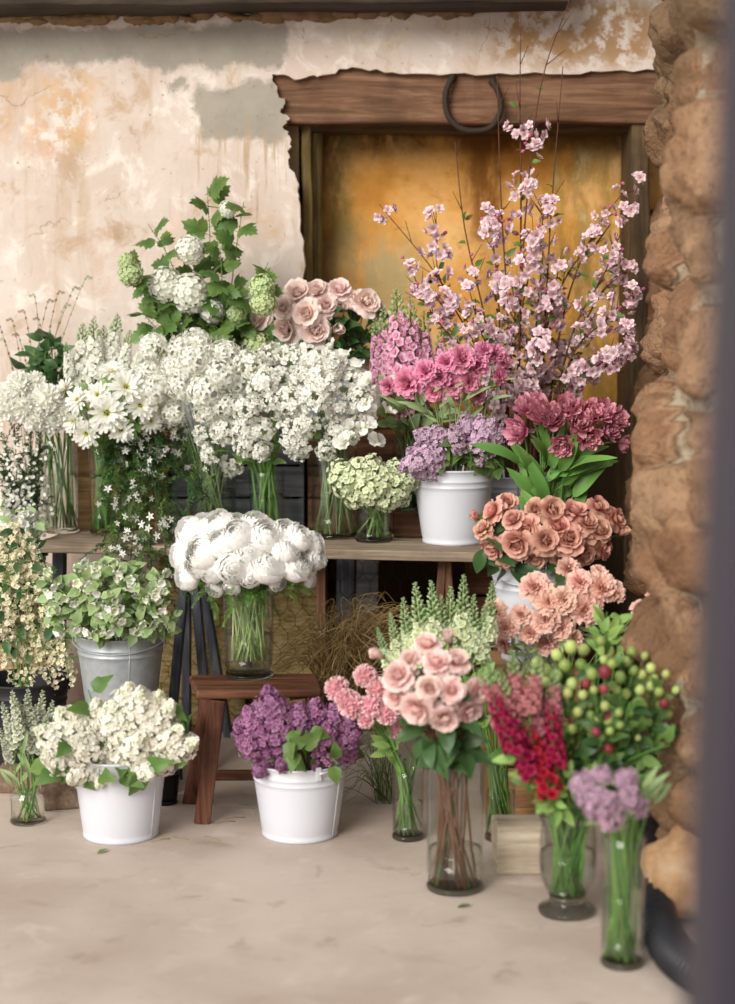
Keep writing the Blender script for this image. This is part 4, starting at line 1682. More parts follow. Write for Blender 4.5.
SUBP = {}
for key, idx, nm in (('daisy', 1, 'flower_centre'), ('stock_white', 1, 'bud_tip'), ('stock_pink', 1, 'bud_tip'), ('snap_white', 1, 'bud_tip'), ('snap_dull', 1, 'bud_tip'), ('rose_blush', 1, 'calyx'), ('rose_dusty', 1, 'calyx'),
                     ('rose_peach', 1, 'calyx'), ('carn_peach', 1, 'calyx'), ('carn_hot', 1, 'calyx'), ('ranunculus', 1, 'calyx'), ('sweetpea', 1, 'calyx'), ('berry', 1, 'calyx'), ('bud_dusty', 1, 'calyx'), ('bud_peach', 1, 'calyx'), ('bud_blush', 1, 'calyx')):
    new = []
    for me in BL[key]:
        a, b = split_off(me, idx, nm)
        SUBP[a] = (nm, b)
        new.append(a)
    BL[key] = new


def put_bloom(name, me, parent, loc, rot, scale):
    o = put(name, me, parent, loc, rot, scale)
    if me in SUBP:
        put(SUBP[me][0], SUBP[me][1], o)
    return o
# ------------------------------------------------------------------ putting stems into their containers
REG = []
rs = random.Random(99)
U = rs.uniform


def rvec(k):
    return Vector((U(-k, k), U(-k, k), U(-k, k)))


def stem_path(cup, H, tang, seg=4):
    c = cup.c
    hd = Vector((H.x - c.x, H.y - c.y, 0))
    l = hd.length
    hn = hd / l if l > 1e-4 else Vector((0, -1, 0))
    lat = Vector((-hn.y, hn.x, 0))
    ba, bq = U(0, 6.283), math.sqrt(U(.05, 1)) * cup.rb
    B = Vector((c.x + math.cos(ba) * bq, c.y + math.sin(ba) * bq, cup.zin)) - hn * cup.rb * .12
    rr = min(cup.rr * U(.75, 1.0), l * U(.5, .8) + .004)
    Rm = Vector((c.x, c.y, cup.z + cup.h)) + hn * rr + lat * cup.rr * U(-.25, .25)
    if H.z < Rm.z + .03:
        Rm.z += .012
    line = [B.lerp(Rm, k / 3) for k in range(4)]
    D = (H - Rm).length
    if H.z < Rm.z + .02:
        C = Rm + Vector((0, 0, .35 * D + .02)) + hn * D * .35
    else:
        C = Rm + (Rm - B).normalized() * D * .5
        if tang is not None:
            C = C.lerp(H - tang.normalized() * D * .4, .45)
    cur = []
    for k in range(1, 7):
        t = k / 6
        cur.append(Rm * (1 - t) ** 2 + C * 2 * t * (1 - t) + H * t * t)
    return line + cur, 3


def along(P, i0, t):
    k = i0 + t * (len(P) - 1 - i0)
    i = min(int(k), len(P) - 2)
    return P[i].lerp(P[i + 1], k - i), (P[i + 1] - P[i]).normalized()


def add_leaves(root, P, i0, spec):
    o0 = root.location
    for key, n, size, t0, t1, rise in spec:
        a = U(0, 6.28)
        for k in range(n):
            t = t0 + (t1 - t0) * (k + U(.1, .9)) / n
            p, d = along(P, i0, t)
            a += 2.4 + U(-.5, .5)
            s = d.orthogonal().normalized()
            u = d.cross(s)
            o = (s * math.cos(a) + u * math.sin(a))
            if o.y > .3 and U(0, 1) < .55:
                o = -o
            dr = (o + d * rise + rvec(.25)).normalized()
            sz = size * U(.75, 1.25)
            put('leaf', rs.choice(LF[key]), root, p - o0 + o * .2 * sz, quat_leaf(dr, (Vector((0, -1.1, .55)) + rvec(.6)).normalized()), sz)


def flower(name, cat, cup, H, d, bloom, r, srad, smat, leaves=(), desc='', where='', pname='bloom', sink=.25, key=None, path=None, group=None):
    d = d.normalized()
    end = H - d * (sink * r)
    P, i0 = path or stem_path(cup, end, d)
    root = thing(name, P[0], None, cat, group or (desc + ' ' + where).strip())
    mb = MB()
    n = len(P)
    tube(mb, [p - P[0] for p in P], [srad * (1.0 - .3 * i / n) for i in range(n)], 6, 0, [0.3 + .4 * rs.random()] * (6 * n))
    mb.obj('stem', smat, root)
    put_bloom(pname, rs.choice(BL[bloom]), root, H - P[0], quat(d, U(0, 6.28)), r)
    add_leaves(root, P, i0, leaves)
    REG.append((root, desc, where, PX(H)))
    return root, P, i0


def dome(px, py, e):
    cx, cy, rx, ry, rd, Yc = e
    u, v = (px - cx) / rx, (py - cy) / ry
    q = 1 - u * u - v * v
    s = math.sqrt(max(.04, q))
    Y = Yc - rd * s + U(-.012, .012)
    if q < .03:
        Y += U(0, .02)
    return W(px, py, Y), Vector((u * .9, -s * .95, -v * .85 + .28)).normalized()


def bunch(name, cat, cup, e, heads, bloom, srad, smat, leaves=(), desc='', where='', jit=.18, face=0.0, bmap=None, sc=1.0, wob=0.0):
    for h in heads:
        H, d = dome(h[0], h[1], e)
        d = (d + rvec(jit) + Vector((0, -face, 0))).normalized()
        if wob:
            H = W(h[0], h[1], H.y + U(-wob * .4, wob * 1.6))
        b = h[3] if len(h) > 3 else bloom
        flower(name, cat, cup, H, d, b, S(h[2], H.y) * sc, srad, smat, leaves, desc, where)


def spikes(name, cat, cup, Yf, Yt, lst, bloom, srad, smat, leaves=(), desc='', where='', fat=1.0, pname='flower_spike', lenk=1.0):
    """each spike given by the pixel of its foot and of its tip"""
    for q in lst:
        dy = U(-.03, .03)
        A, T = W(q[0], q[1], Yf + dy), W(q[2], q[3], Yt + dy)
        d = T - A
        L = d.length * lenk
        root, P, i0 = flower(name, cat, cup, A, d, q[4] if len(q) > 4 else bloom, L, srad, smat, leaves, desc, where, pname, sink=.02)
        b = [c for c in root.children if c.name.startswith(pname)][0]
        f = q[5] if len(q) > 5 else fat
        b.scale = (L * f, L * f, L)
        REG[-1] = (root, desc, where, PX(A.lerp(T, .5)))


# ---- white ranunculus on the stool
V17.zin += .035
e17 = (250, 559, 80, 52, .20, V17.c.y + .02)
rn = [(190, 530, 17), (181, 551, 15), (187, 572, 15), (203, 524, 15), (219, 521, 15), (203, 549, 18), (222, 541, 17), (238, 532, 16), (255, 521, 14), (236, 521, 12), (232, 563, 17),
      (212, 566, 14), (232, 582, 9), (250, 548, 17), (268, 560, 21), (266, 533, 17), (283, 532, 16), (298, 535, 15), (295, 560, 19), (286, 547, 15), (314, 540, 13), (316, 555, 12),
      (311, 577, 7), (306, 562, 13), (250, 572, 12), (215, 583, 10), (197, 560, 14), (278, 577, 10)]
rn = [(250 + (x - 250) * .97, y + 4, r) for x, y, r in rn]
bunch('ranunculus', 'flower', V17, e17, rn, 'ranunculus', .0028, M_stempale, [('fernlime', 2, .075, .25, .85, .5)], 'white ranunculus in', 'the vase on the stool', sc=.99)
for px, py in ((205, 592), (225, 598), (245, 600), (262, 597), (280, 590), (222, 590), (270, 603), (290, 588), (240, 590), (235, 608), (255, 592), (212, 598), (264, 612)):
    H, d = dome(px, py, (249, 556, 80, 62, .15, V17.c.y))
    P, i0 = stem_path(V17, H, d)
    root = thing('fern_sprig', P[0], None, 'foliage', 'feathery green sprigs under the white ranunculus')
    mb = MB()
    tube(mb, [p - P[0] for p in P], .0016, 5)
    mb.obj('stem', M_stempale, root)
    for k in range(4):
        t = .35 + .2 * k
        p, dd = along(P, i0, min(t, 1))
        put('leaf', rs.choice(LF['fern'] + LF['fernlime']), root, p - P[0], quat_leaf((dd + rvec(.9) + Vector((0, -.5, 0))).normalized()), U(.055, .085))
    REG.append((root, 'feathery green sprig under white ranunculus', 'on the stool', (px, py)))

# ---- white mums in the end vase
e1 = (35, 402, 45, 36, .14, V1.c.y - .03)
bunch('chrysanthemum', 'flower', V1, e1, [(20, 386, 14), (10, 405, 15), (25, 406, 15), (36, 418, 13), (50, 421, 13), (46, 398, 14), (34, 384, 12), (3, 395, 12), (62, 410, 11)], 'mum', .0028, M_stem, (), 'white pompon chrysanthemum in', 'the bench end vase', sc=1.12)
e2 = (108, 408, 55, 45, .16, V2.c.y - .02)
bunch('zinnia', 'flower', V2, e2, [(107, 413, 18), (126, 388, 17), (140, 406, 15), (87, 433, 14), (74, 421, 13), (121, 430, 12), (65, 390, 12), (150, 421, 12), (98, 395, 12), (160, 408, 12), (112, 372, 12), (78, 400, 12)],
      'daisy', .0026, M_stem, [('lime', 2, .04, .5, .95, .6)], 'yellow-centred white daisy', 'in the slim vase', face=.4, sc=1.1)
spikes('stock', 'flower', V2, 5.9, 5.92, [(80, 385, 83, 323), (96, 382, 93, 318), (109, 378, 118, 314), (122, 375, 130, 330), (70, 378, 66, 342), (134, 376, 150, 332), (103, 372, 104, 325), (145, 382, 163, 345)], 'stock_white', .003, M_stem,
       [('sage', 4, .05, .3, .9, .8)], 'white green-tipped flower spike', 'above the daisies')

# ---- dark foliage and grasses by the wall
for px, py in ((34, 348), (46, 338), (55, 352), (63, 362), (38, 366), (60, 342), (50, 330), (70, 352), (28, 362), (44, 356)):
    H = W(px, py, V28.c.y - .06 + U(-.05, .05))
    P, i0 = stem_path(V28, H, Vector((px - 45, 0, 40)))
    root = thing('leafy_stem', P[0], None, 'foliage', 'dark leafy stems behind the white mums')
    mb = MB()
    tube(mb, [p - P[0] for p in P], .0022, 5)
    mb.obj('stem', M_stem, root)
    add_leaves(root, P, i0, [('oval', 11, .058, .4, 1.0, .5)])
    REG.append((root, 'dark leafy stem behind', 'the white chrysanthemums', (px, py)))
for i, (px, py) in enumerate(((82, 286), (70, 296), (46, 308), (6, 345), (14, 326), (26, 318), (36, 303), (56, 300), (2, 332), (62, 312), (20, 340), (40, 325))):
    B = W(26 + U(-8, 14), 470, 5.98)
    B.z = BZ + .02
    T = W(px, py, 6.02 + U(-.05, .02))
    mid = B.lerp(T, .55) + Vector((-.02 if px > 40 else .02, 0, .05))
    P = catmull([B, mid, T, T + (T - mid) * .12 + Vector((.02 if px > 40 else -.02, 0, -.01))], 5)
    root = thing('grass_stem', B, None, 'grass', 'wild grass stems by the wall')
    mb = MB()
    tube(mb, [p - B for p in P], [.0014 - .001 * k / len(P) for k in range(len(P))], 4)
    mb.obj('stem', M_straw, root)
    mb = MB()
    for k in range(len(P) - 9, len(P)):
        for s in (-1, 1):
            d = (P[min(k, len(P) - 1)] - P[k - 1]).normalized()
            blob(mb, P[k] - B + Vector((s * .002, 0, 0)), .0024, 0, rs.random(), 5, 3, (.6, .6, 2.2))
    mb.obj('seed_head', M_straw if i % 3 else M_sage, root)
    REG.append((root, 'thin brown wild grass stem', 'against the wall', (px, py)))

# ---- spidery white heads (wide vase) and white mass
e3 = (205, 388, 78, 62, .20, V3.c.y - .03)
nl = [(155, 352, 19), (178, 346, 19), (200, 340, 19), (222, 350, 19), (240, 362, 18), (148, 373, 19), (172, 369, 20), (196, 363, 20), (218, 373, 20), (158, 394, 18), (184, 389, 20), (208, 393, 20), (234, 386, 19), (252, 378, 17),
      (178, 409, 17), (202, 413, 18), (226, 408, 18), (165, 380, 18), (190, 376, 18), (212, 357, 18), (240, 400, 16)]
nl = [(x + U(-5, 5), y + U(-7, 6), r * U(.85, 1.1)) for x, y, r in nl]
bunch('nerine', 'flower', V3, e3, nl, 'nerine', .0022, M_sage, (), 'spidery white nerine head above', 'the wide vase', sc=1.02, wob=.05)
e4 = (262, 410, 70, 60, .2, V4.c.y - .04)
pl = [(255, 366, 17), (277, 360, 18), (262, 386, 18), (285, 382, 18), (250, 406, 17), (273, 403, 18), (296, 402, 18), (264, 427, 17), (290, 424, 17), (240, 432, 16), (252, 448, 15), (288, 447, 15), (224, 430, 16), (214, 447, 15), (234, 458, 14), (268, 448, 14),
      (204, 436, 13), (296, 362, 17), (280, 342, 0)]
pl = [(x + U(-6, 6), y + U(-5, 7), r * U(.8, 1.1)) for x, y, r in pl if r]
bunch('phlox', 'flower', V4, e4, pl, 'phlox', .0036, M_stem, [('lime', 1, .06, .1, .6, 1.0)], 'white flower head on thick green', 'stem, middle vase', sc=1.0, wob=.05)
e6 = (334, 405, 60, 62, .19, V6.c.y - .03)
pl6 = [(318, 362, 17), (336, 362, 17), (308, 380, 18), (330, 382, 18), (350, 376, 16), (318, 402, 18), (341, 405, 18), (312, 426, 17), (335, 427, 17), (304, 444, 14), (356, 392, 16), (357, 414, 15), (326, 444, 14), (300, 392, 15), (346, 440, 13)]
pl6 = [(x + U(-6, 6), y + U(-6, 6), r * U(.8, 1.1)) for x, y, r in pl6]
bunch('phlox', 'flower', V6, e6, pl6, 'phlox', .0026, M_sage, [('sage', 2, .05, .1, .7, 1.0)], 'white ruffled flower head in', 'the large middle vase', sc=1.0, wob=.05)
# sweet peas: three or four flowers to a stem
for px, py in ((363, 366), (374, 384), (384, 414), (376, 444), (346, 446), (390, 388), (352, 356), (362, 428), (370, 404), (310, 352), (336, 350)):
    H, d = dome(px, py, (334, 405, 64, 64, .20, V6.c.y - .04))
    P, i0 = stem_path(V6, H, d)
    root = thing('sweet_pea', P[0], None, 'flower', 'loose white sweet peas of the large middle vase')
    mb = MB()
    tube(mb, [p - P[0] for p in P], .0016, 5)
    mb.obj('stem', M_sage, root)
    for k in range(4):
        p, dd = along(P, i0, 1 - .13 * k)
        o = (Vector((U(-1, 1), -.8, U(-.2, .7)))).normalized()
        q = p + o * .018
        put_bloom('flower', rs.choice(BL['sweetpea']), root, q - P[0], quat((o + Vector((0, 0, .3))).normalized(), U(0, 6.28)), S(8.5, H.y) * U(.85, 1.1))
    REG.append((root, 'loose white sweet pea stem of', 'the large middle vase', (px, py)))
# small vase of greenish white heads
e7 = (373, 483, 44, 28, .12, V7.c.y - .01)
bunch('hyacinth', 'flower', V7, e7, [(345, 481, 15), (361, 473, 15), (380, 479, 15), (398, 486, 13), (355, 496, 12), (386, 498, 13), (370, 489, 15), (408, 478, 12), (340, 471, 11), (372, 466, 11), (395, 471, 11), (400, 497, 10)], 'hyacinth', .0028, M_lime,
      [('lime', 1, .05, .2, .8, 1.0)], 'greenish white flower head in', 'the short bench vase', sc=1.15)
for i in range(5):
    H = W(402 + i * 4, 486 + U(-4, 3), V8.c.y - .01)
    flower('hyacinth', 'flower', V8, H, Vector((U(-.4, .4), -.6, .6)), 'hyacinth', S(9, H.y), .002, M_lime, (), 'small greenish white head in', 'the little dark jar')

# ---- viburnum branches
def branch(name, cat, cup, pix, Ys, rad, mat, leaves=(), desc='', where='', start=None):
    pts = [W(p[0], p[1], y) for p, y in zip(pix, Ys)]
    c = cup.c
    R0 = Vector((c.x, c.y, cup.z + cup.h)) + Vector((max(-1, min(1, (pts[0].x - c.x) / .1)) * cup.rr * .8, U(-.4, .4) * cup.rr, 0))
    B = Vector((c.x, c.y, cup.zin)) + Vector((U(-1, 1) * cup.rb * .5, U(-1, 1) * cup.rb * .5, 0))
    P = catmull([B, R0] + pts, 5)
    root = thing(name, B, None, cat, desc + ' ' + where)
    n = len(P)
    mb = MB()
    tube(mb, [p - B for p in P], [rad * (1 - .78 * i / n) for i in range(n)], 6)
    mb.obj('branch', mat, root)
    add_leaves(root, P, 6, leaves)
    REG.append((root, desc, where, PX(pts[-1])))
    return root, P


vb = [([(212, 320), (210, 240), (207, 186)], [(228, 209, 8)], 9), ([(190, 320), (170, 260), (148, 224)], [], 6), ([(228, 320), (236, 250), (244, 202)], [], 8), ([(240, 340), (255, 300), (268, 262)], [(262, 287, 12, 1), (264, 303, 12, 1)], 6),
      ([(190, 340), (155, 290), (128, 266)], [(131, 274, 11, 1), (127, 262, 8, 1)], 7), ([(205, 310), (196, 275), (190, 236)], [(190, 250, 13)], 7), ([(200, 330), (180, 300), (165, 290)], [(165, 285, 16), (189, 293, 18)], 8),
      ([(222, 320), (222, 280), (220, 246)], [], 10), ([(215, 330), (214, 318), (212, 300)], [(212, 311, 11)], 8), ([(235, 340), (240, 320), (236, 290)], [(237, 314, 9, 1)], 9), ([(180, 350), (158, 330), (142, 312)], [], 9), ([(250, 360), (258, 352), (262, 344)], [(257, 347, 14, 1)], 6),
      ([(200, 345), (176, 330), (160, 322)], [(196, 342, 13)], 8), ([(225, 345), (222, 335), (214, 326)], [], 9)]
for pix, balls, nl_ in vb:
    Y0 = 6.0 + U(-.05, .05)
    Ys = [Y0 - .03, Y0 - .10 + U(-.05, .05), Y0 - .14 + U(-.06, .06)]
    root, P = branch('viburnum_branch', 'branch', P24, pix, Ys, .004, M_stem, [('maple', int(nl_ * 1.45) + 2, .072, .1, 1.0, .45)], 'lobed-leaf viburnum branch', 'at the plaster wall')
    for b in balls:
        c = W(b[0], b[1], Ys[-1] - .04)
        k = min(range(len(P)), key=lambda i: (P[i] - c).length)
        mb = MB()
        tube(mb, [P[k] - P[0], (P[k].lerp(c, .6)) - P[0], c - P[0]], .0018, 5)
        mb.obj('pedicel', M_stem, root)
        put('flower_ball', rs.choice(BL['viburnum_green' if len(b) > 3 else 'viburnum']), root, c - P[0], quat((c - P[k] + Vector((0, -.03, 0))).normalized()), S(b[2], c.y) * 1.15)

# ---- blush roses on the crate by the niche
e23 = (318, 316, 66, 40, .14, P23.c.y - .04)
bl = [(287, 329, 15), (315, 330, 16), (307, 314, 14), (336, 328, 10, 'bud_blush'), (298, 294, 14), (317, 292, 13), (339, 291, 12), (284, 309, 11), (365, 303, 14), (262, 317, 12), (344, 308, 6, 'bud_blush'), (376, 310, 11), (352, 299, 10), (326, 306, 12)]
bunch('blush_rose', 'flower', P23, e23, bl, 'rose_blush', .003, M_stem, [('oval', 3, .06, .35, .85, .6)], 'pale blush rose in', 'the pail by the niche', face=.25, sc=1.1)
for px, py in ((350, 330), (365, 335), (340, 345), (325, 348), (300, 345), (372, 325), (355, 318), (310, 350), (345, 338), (368, 346)):
    H = W(px, py, P23.c.y - .06 + U(-.05, .03))
    P, i0 = stem_path(P23, H, None)
    root = thing('leafy_stem', P[0], None, 'foliage', 'dark leafy stems under the blush roses')
    mb = MB()
    tube(mb, [p - P[0] for p in P], .002, 5)
    mb.obj('stem', M_stem, root)
    add_leaves(root, P, i0, [('oval', 7, .055, .1, 1.0, .5)])
    REG.append((root, 'dark leafy stem below', 'the pale blush roses', (px, py)))

# ---- pink stock, carnations, lilac
spikes('stock', 'flower', P9b, 5.80, 5.86, [(388, 398, 383, 308), (400, 396, 396, 286), (413, 394, 410, 296), (426, 398, 424, 310), (379, 388, 375, 318), (438, 402, 442, 326), (405, 418, 404, 345), (420, 410, 418, 335), (452, 400, 458, 335), (394, 380, 390, 318)], 'stock_pink', .0034, M_stem,
       [('sage', 4, .06, .2, .9, 1.0)], 'pink green-tipped flower spike', 'behind the lilac pail', fat=.8)
e9 = (445, 372, 66, 44, .18, P9.c.y - .02)
bunch('carnation', 'flower', P9, e9, [(408, 383, 14), (462, 359, 14), (478, 364, 11), (440, 378, 11), (452, 386, 11), (495, 354, 10), (503, 361, 9), (388, 386, 9), (470, 382, 10), (426, 371, 11), (446, 362, 10), (484, 350, 9), (500, 376, 9), (434, 392, 9), (478, 395, 8)], 'carn_hot', .0022, M_sage,
      [('strappale', 2, .06, .3, .9, 1.2)], 'hot pink spray carnation above', 'the bench lilac pail', face=.3, sc=1.1)
lp = [(440, 452, 398, 470), (440, 442, 413, 432), (436, 456, 406, 450), (446, 446, 432, 426), (470, 446, 464, 412), (482, 454, 480, 414), (490, 450, 502, 424), (452, 456, 426, 464), (474, 458, 482, 466), (460, 450, 452, 424), (484, 440, 494, 418), (446, 462, 412, 476)]
spikes('lilac', 'flower', P9, P9.c.y - .10, P9.c.y - .17, lp, 'lilac_pale', .0032, M_woodstem, [('heart', 3, .055, .3, .9, .5)], 'pale mauve lilac in', 'the white bench pail', fat=1.15, pname='flower_panicle')
for px, py in ((455, 465), (470, 462), (480, 470), (492, 462), (500, 452), (440, 468), (465, 440), (505, 470)):
    H = W(px, py, P9.c.y - .12 + U(-.03, .05))
    P, i0 = stem_path(P9, H, None)
    root = thing('leafy_stem', P[0], None, 'foliage', 'leafy lilac stems at the bench pail rim')
    mb = MB()
    tube(mb, [p - P[0] for p in P], .002, 5)
    mb.obj('stem', M_stem, root)
    add_leaves(root, P, i0, [('heart', 4, .06, .3, 1.0, .3)])
    REG.append((root, 'leafy stem at the rim of', 'the bench pail', (px, py)))

# ---- crab apple branches
rb_ = random.Random(4)
ca = [([(519, 340), (526, 210), (541, 85), (571, -4)], .55, 8), ([(520, 320), (521, 200), (520, 100), (521, 12)], .55, 9), ([(508, 330), (501, 200), (497, 76)], .75, 15), ([(545, 320), (552, 200), (563, 66)], .5, 7),
      ([(490, 370), (440, 280), (379, 204)], .3, 3), ([(490, 350), (465, 230), (455, 142)], .9, 15), ([(480, 360), (440, 280), (436, 212)], .9, 18), ([(470, 370), (430, 310), (408, 262)], .8, 16), ([(560, 330), (590, 240), (628, 186)], .5, 8),
      ([(570, 340), (606, 270), (640, 180)], .7, 9), ([(575, 350), (603, 290), (634, 262)], .8, 16), ([(570, 360), (606, 320), (636, 290)], .8, 16), ([(545, 340), (570, 270), (604, 238)], .9, 18), ([(520, 330), (528, 280), (535, 232)], .95, 20), ([(500, 340), (496, 270), (488, 210)], .9, 18),
      ([(540, 350), (552, 300), (560, 262)], .95, 22), ([(530, 360), (545, 330), (560, 300)], .95, 22), ([(510, 370), (515, 320), (512, 282)], .95, 22), ([(550, 370), (580, 340), (602, 316)], .95, 22), ([(520, 390), (535, 370), (545, 345)], .95, 22),
      ([(500, 380), (480, 330), (470, 292)], .95, 20), ([(560, 380), (590, 370), (622, 348)], .95, 18), ([(540, 390), (565, 390), (592, 372)], .95, 20), ([(500, 390), (502, 360), (495, 335)], .95, 18), ([(480, 380), (450, 330), (445, 300)], .9, 16), ([(530, 400), (520, 396), (528, 384)], .95, 16),
      ([(575, 370), (615, 360), (634, 322)], .8, 12), ([(536, 330), (543, 250), (541, 200)], .6, 7)]
for i, (pix, cov, nb) in enumerate(ca):
    Y0 = 5.78 + rb_.uniform(-.10, .14)
    m_ = len(pix)
    Ys = [Y0 - .10 * k / (m_ - 1) * (1 if pix[-1][1] > 230 else -.8) + rb_.uniform(-.03, .03) for k in range(m_)]
    root, P = branch('crab_apple_branch', 'branch', P10, pix, Ys, .0052, M_twig, [('ovalgreen', 5, .034, .25, .75, .5), ('bronze', 12 if pix[-1][1] > 205 else 4, .028, .05, .7, .6)], 'brown twig of pale pink blossom', 'before the niche')
    o0 = root.location
    n = len(P)
    for k in range(nb):
        t = 1 - cov * rb_.random() ** 1.25 * .9 if pix[-1][1] > 150 else 1 - (.34 + cov * rb_.random() * .62)
        p, d = along(P, 6, max(.06, min(.995, t)))
        for j in range(rb_.choice((1, 2, 3, 3))):
            o = Vector((rb_.gauss(0, .7), rb_.gauss(-.35, .6), rb_.gauss(.1, .6))).normalized()
            q = p + o * rb_.uniform(.014, .05)
            if rb_.random() < .16:
                put('bud', BL['bud'][0], root, q - o0, quat(o), S(3.6, p.y))
            else:
                put('blossom', rb_.choice(BL['blossom']), root, q - o0, quat((o + Vector((0, -.3, 0))).normalized(), rb_.random() * 6.28), S(rb_.uniform(4.4, 7.0), p.y))
    mb = MB()
    for k in range(7):
        p, d = along(P, 6, rb_.uniform(.1, .95))
        o = (d.orthogonal().normalized() * rb_.choice((-1, 1)) + d * 1.4 + Vector((rb_.uniform(-.5, .5), rb_.uniform(-.5, .5), 0))).normalized()
        tube(mb, [p - o0, p - o0 + o * .035, p - o0 + o * rb_.uniform(.05, .1)], [.0016, .0013, .0008], 4)
    mb.obj('side_twigs', M_twig, root)
# ---- double tulips
e11 = (568, 424, 62, 34, .15, V11.c.y - .02)
tl = [(543, 414, 15), (520, 430, 14), (563, 444, 12), (567, 408, 13), (590, 414, 14), (588, 437, 13), (603, 413, 13), (615, 420, 12), (621, 443, 10), (579, 424, 13), (527, 408, 12), (553, 420, 13), (608, 431, 11), (536, 402, 10)]
bunch('tulip', 'flower', V11, e11, tl, 'tulip', .0036, M_stem, [('straptulip', 3, .125, -.25, .3, 1.5)], 'double rose pink tulip above', 'the peach roses', face=.15, sc=1.05)
# ---- peach roses
e12 = (545, 532, 78, 40, .20, P12.c.y - .02)
pr = [(518, 542, 16), (568, 539, 16), (546, 541, 15), (551, 511, 14), (495, 512, 12), (507, 503, 10), (527, 528, 13), (495, 545, 14), (597, 531, 14), (597, 508, 12), (614, 519, 12), (479, 518, 9, 'bud_peach'), (582, 553, 13), (563, 557, 12), (536, 556, 12), (514, 520, 11), (574, 513, 13),
      (536, 510, 11), (585, 524, 13), (506, 556, 12), (603, 548, 11), (557, 527, 13), (620, 534, 9, 'bud_peach'), (484, 530, 10)]
bunch('peach_rose', 'flower', P12, e12, pr, 'rose_peach', .003, M_woodstem, [('oval', 2, .055, .3, .8, .5)], 'peach rose in', 'the raised white pail', face=.1, jit=.42, sc=1.12)
for px, py in ((482, 532), (478, 545), (515, 572), (542, 568), (500, 566), (575, 566), (490, 556)):
    H = W(px, py, P12.c.y - .17 + U(-.02, .02))
    P, i0 = stem_path(P12, H, None)
    root = thing('rose_leaf_stem', P[0], None, 'foliage', 'rose leaf stems at the raised pail')
    mb = MB()
    tube(mb, [p - P[0] for p in P], .0018, 5)
    mb.obj('stem', M_woodstem, root)
    add_leaves(root, P, i0, [('oval', 3, .07, .6, 1.0, .4)])
    REG.append((root, 'dark rose leaf stem under', 'the peach roses', (px, py)))
# ---- peach carnations
e25 = (560, 606, 95, 50, .20, V25.c.y - .05)
bunch('carnation', 'flower', V25, e25, [(535, 587, 15), (549, 602, 15), (546, 619, 14), (547, 644, 12), (602, 588, 16), (580, 582, 13), (568, 568, 12), (585, 610, 15), (495, 613, 13), (507, 628, 11), (503, 643, 10), (521, 615, 11), (563, 600, 13), (614, 591, 12), (484, 644, 7), (530, 634, 11), (600, 574, 10), (562, 628, 12), (574, 640, 10)],
      'carn_peach', .0024, M_sage, [('strappale', 2, .06, .4, .9, 1.1)], 'peach carnation between', 'peach roses and green berries', face=.25, sc=1.1)
for q in ((656, 593, 10), (640, 609, 10)):
    H = W(q[0], q[1], 4.82)
    flower('carnation', 'flower', V25, H, Vector((-.2, -.8, .5)), 'carn_peach', S(q[2], H.y), .0022, M_sage, [('strappale', 2, .06, .4, .9, 1.1)], 'pale pink carnation against', 'the stone wall')
# ---- white snapdragons
sn = [(424, 655, 415, 582), (436, 648, 431, 580), (462, 642, 464, 574), (487, 640, 493, 580), (449, 652, 451, 586), (410, 658, 403, 597), (472, 655, 474, 594), (441, 650, 441, 594), (390, 668, 377, 627), (400, 664, 390, 612), (430, 660, 424, 604), (482, 660, 484, 606), (456, 660, 458, 606), (418, 666, 410, 616)]
spikes('snapdragon', 'flower', V20, V20.c.y - .03, V20.c.y - .01, sn, 'snap_white', .0026, M_stem, [('lime', 5, .045, .2, .95, 1.1)], 'white snapdragon spike with green tip', 'behind pink roses', fat=1.15)
# ---- pink roses, tall vase
e19 = (436, 688, 58, 46, .17, V19.c.y - .01)
bunch('pink_rose', 'flower', V19, e19, [(418, 707, 17), (444, 716, 15), (468, 710, 14), (400, 677, 17), (437, 664, 14), (456, 662, 14), (427, 646, 13), (411, 660, 11), (397, 697, 13), (381, 656, 10, 'bud_dusty'), (450, 641, 11, 'bud_dusty'), (476, 690, 13), (430, 688, 13), (452, 690, 13)], 'rose_dusty', .0032, M_woodstem,
      [('oval', 2, .07, .3, .85, .5)], 'dusty pink rose in', 'the tallest glass vase', face=.0, jit=.4, sc=1.1)
for px, py in ((430, 742), (445, 752), (458, 738), (420, 738), (437, 760), (465, 745), (450, 734)):
    H = W(px, py, V19.c.y - .09 + U(-.03, .03))
    P, i0 = stem_path(V19, H + Vector((0, 0, .02)), None)
    root = thing('rose_leaf_stem', P[0], None, 'foliage', 'rose leaf stems at the rim of the tallest vase')
    mb = MB()
    tube(mb, [p - P[0] for p in P], .002, 5)
    mb.obj('stem', M_woodstem, root)
    add_leaves(root, P, i0, [('oval', 4, .075, .3, 1.0, .1)])
    REG.append((root, 'dark glossy rose leaf stem at', 'the tallest vase rim', (px, py)))
for k in range(8):
    H = W(437 + 5 * k, 738 + U(-6, 6), V19.c.y + U(-.03, .03))
    P, i0 = stem_path(V19, H, None)
    root = thing('bare_rose_stem', P[0], None, 'stem', 'bare brown rose stems in the tallest vase')
    mb = MB()
    tube(mb, [p - P[0] for p in P], .0028, 6)
    mb.obj('stem', M_woodstem if k % 3 else M_stem, root)
    root['label'] = 'bare brown rose stem among others inside the tallest glass vase'
